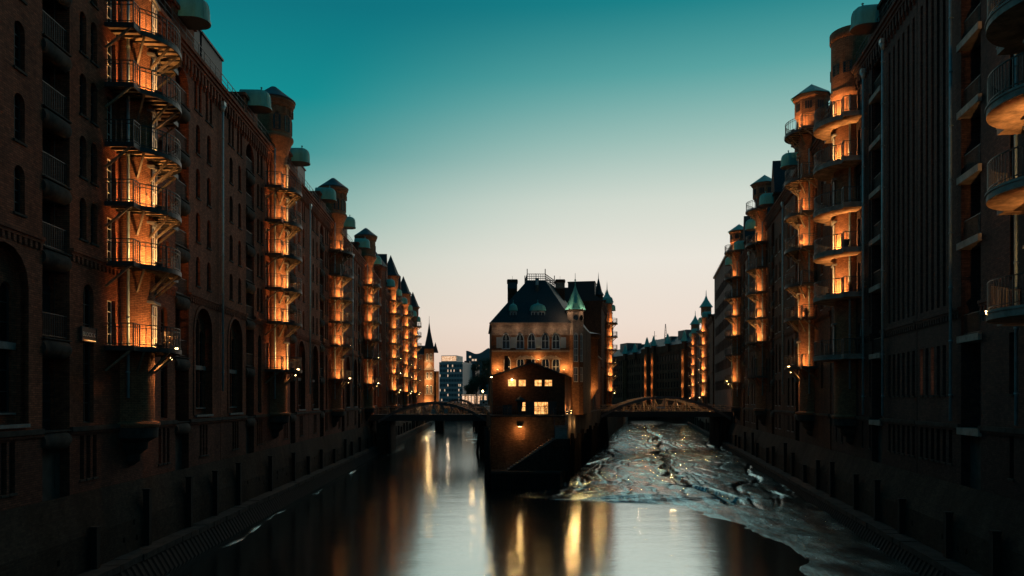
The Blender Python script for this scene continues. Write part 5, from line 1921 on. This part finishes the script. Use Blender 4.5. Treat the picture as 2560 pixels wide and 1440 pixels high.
def bistro(pos, z, rz, label, grp=None):
    o = empty('bistro_table', (pos.x, pos.y, z), rz)
    tag(o, label, 'table', grp)
    m = MB(); m.box(-0.33, 0.33, -0.28, 0.28, 0.70, 0.73); m.build('table_top', ['rust_steel'], o)
    for sx in (-1, 1):
        m = MB()
        m.bar((-0.28, sx * 0.24, 0.0), (0.28, sx * 0.24, 0.70), 0.03); m.bar((0.28, sx * 0.25, 0.0), (-0.28, sx * 0.25, 0.70), 0.03)
        m.build('leg', ['steel'], o)
def chair(pos, z, rz, label):
    o = empty('folding_chair', (pos.x, pos.y, z), rz)
    tag(o, label, 'chair', 'folding chairs on the balconies')
    m = MB(); m.box(-0.2, 0.2, -0.2, 0.2, 0.43, 0.46); m.build('seat', ['rust_steel'], o)
    m = MB(); m.box(-0.2, 0.2, 0.21, 0.235, 0.62, 0.86); m.build('backrest', ['rust_steel'], o)
    for sx in (-0.19, 0.19):
        m = MB(); m.bar((sx, -0.2, 0), (sx, 0.22, 0.88), 0.03); m.build('leg', ['steel'], o)
        m = MB(); m.bar((sx * .9, 0.22, 0), (sx * .9, -0.18, 0.45), 0.03); m.build('leg', ['steel'], o)
def at(P, t, rz, x, y):
    c, s_ = math.cos(rz), math.sin(rz)
    p_ = P(t)
    return Vector((p_.x + x * c - y * s_, p_.y + x * s_ + y * c, 0))
bistro(at(PL, 37.6, RZ_L, -0.9, 1.75), DA[0], RZ_L + 0.4, 'folding bistro table on the lowest balcony of the block sign warehouse')
chair(at(PL, 37.6, RZ_L, -1.6, 1.25), DA[0], RZ_L + 1.2, 'folding chair beside the bistro table on the lowest balcony')
chair(at(PL, 37.6, RZ_L, 0.1, 1.95), DA[0], RZ_L - 1.4, 'folding chair across the bistro table from its twin, facing the quay')
bistro(at(PL, 63.95, RZ_L, -0.8, 1.75), DA[2], RZ_L, 'folding table on a third-level balcony of the fully lit warehouse')
def pot(pos, z, r, h, plant, label):
    o = empty('plant_pot', (pos.x, pos.y, z), 0)
    tag(o, label, 'plant pot', 'pots on the concrete balconies')
    m = MB(); m.lathe([(0.0, 0.0), (r * 0.75, 0.0), (r, h), (r * 1.1, h), (r * 1.1, h * 0.9)], 12); m.lathe([(0.0, h * 0.93), (r, h * 0.93)], 12); m.build('pot', ['sign_dark'], o)
    if plant:
        rnd = random.Random(int(r * 1000) + int(z * 10))
        m = MB()
        for k in range(160):
            d = Vector((rnd.gauss(0, .5), rnd.gauss(0, .5), abs(rnd.gauss(0, 1)))).normalized() * rnd.uniform(0.05, 0.38)
            u = Vector((rnd.gauss(0, 1), rnd.gauss(0, 1), rnd.gauss(0, 1))).normalized() * 0.07
            v = u.orthogonal().normalized() * 0.03
            c = Vector((0, 0, h)) + d
            m.face((c - u, c + v, c + u, c - v))
        m.build('foliage', ['leaf'], o)
pot(at(PR, 55.2, RZ_R, -2.3, 0.95), DC[2], 0.24, 0.6, False, 'tall black pot on a lit concrete balcony with no plant in it')
pot(at(PR, 55.2, RZ_R, -2.6, 0.7), DC[1], 0.16, 0.3, True, 'small potted plant on the lit concrete balcony under the black pot')
pot(at(PR, 68.8, RZ_R, -2.3, 0.9), DD[1], 0.18, 0.4, True, 'potted plant on the steel balcony next to a folding chair')
chair(at(PR, 68.8, RZ_R, -1.9, 0.8), DD[1], RZ_R + 0.6, 'folding chair beside a potted plant on the steel balcony')
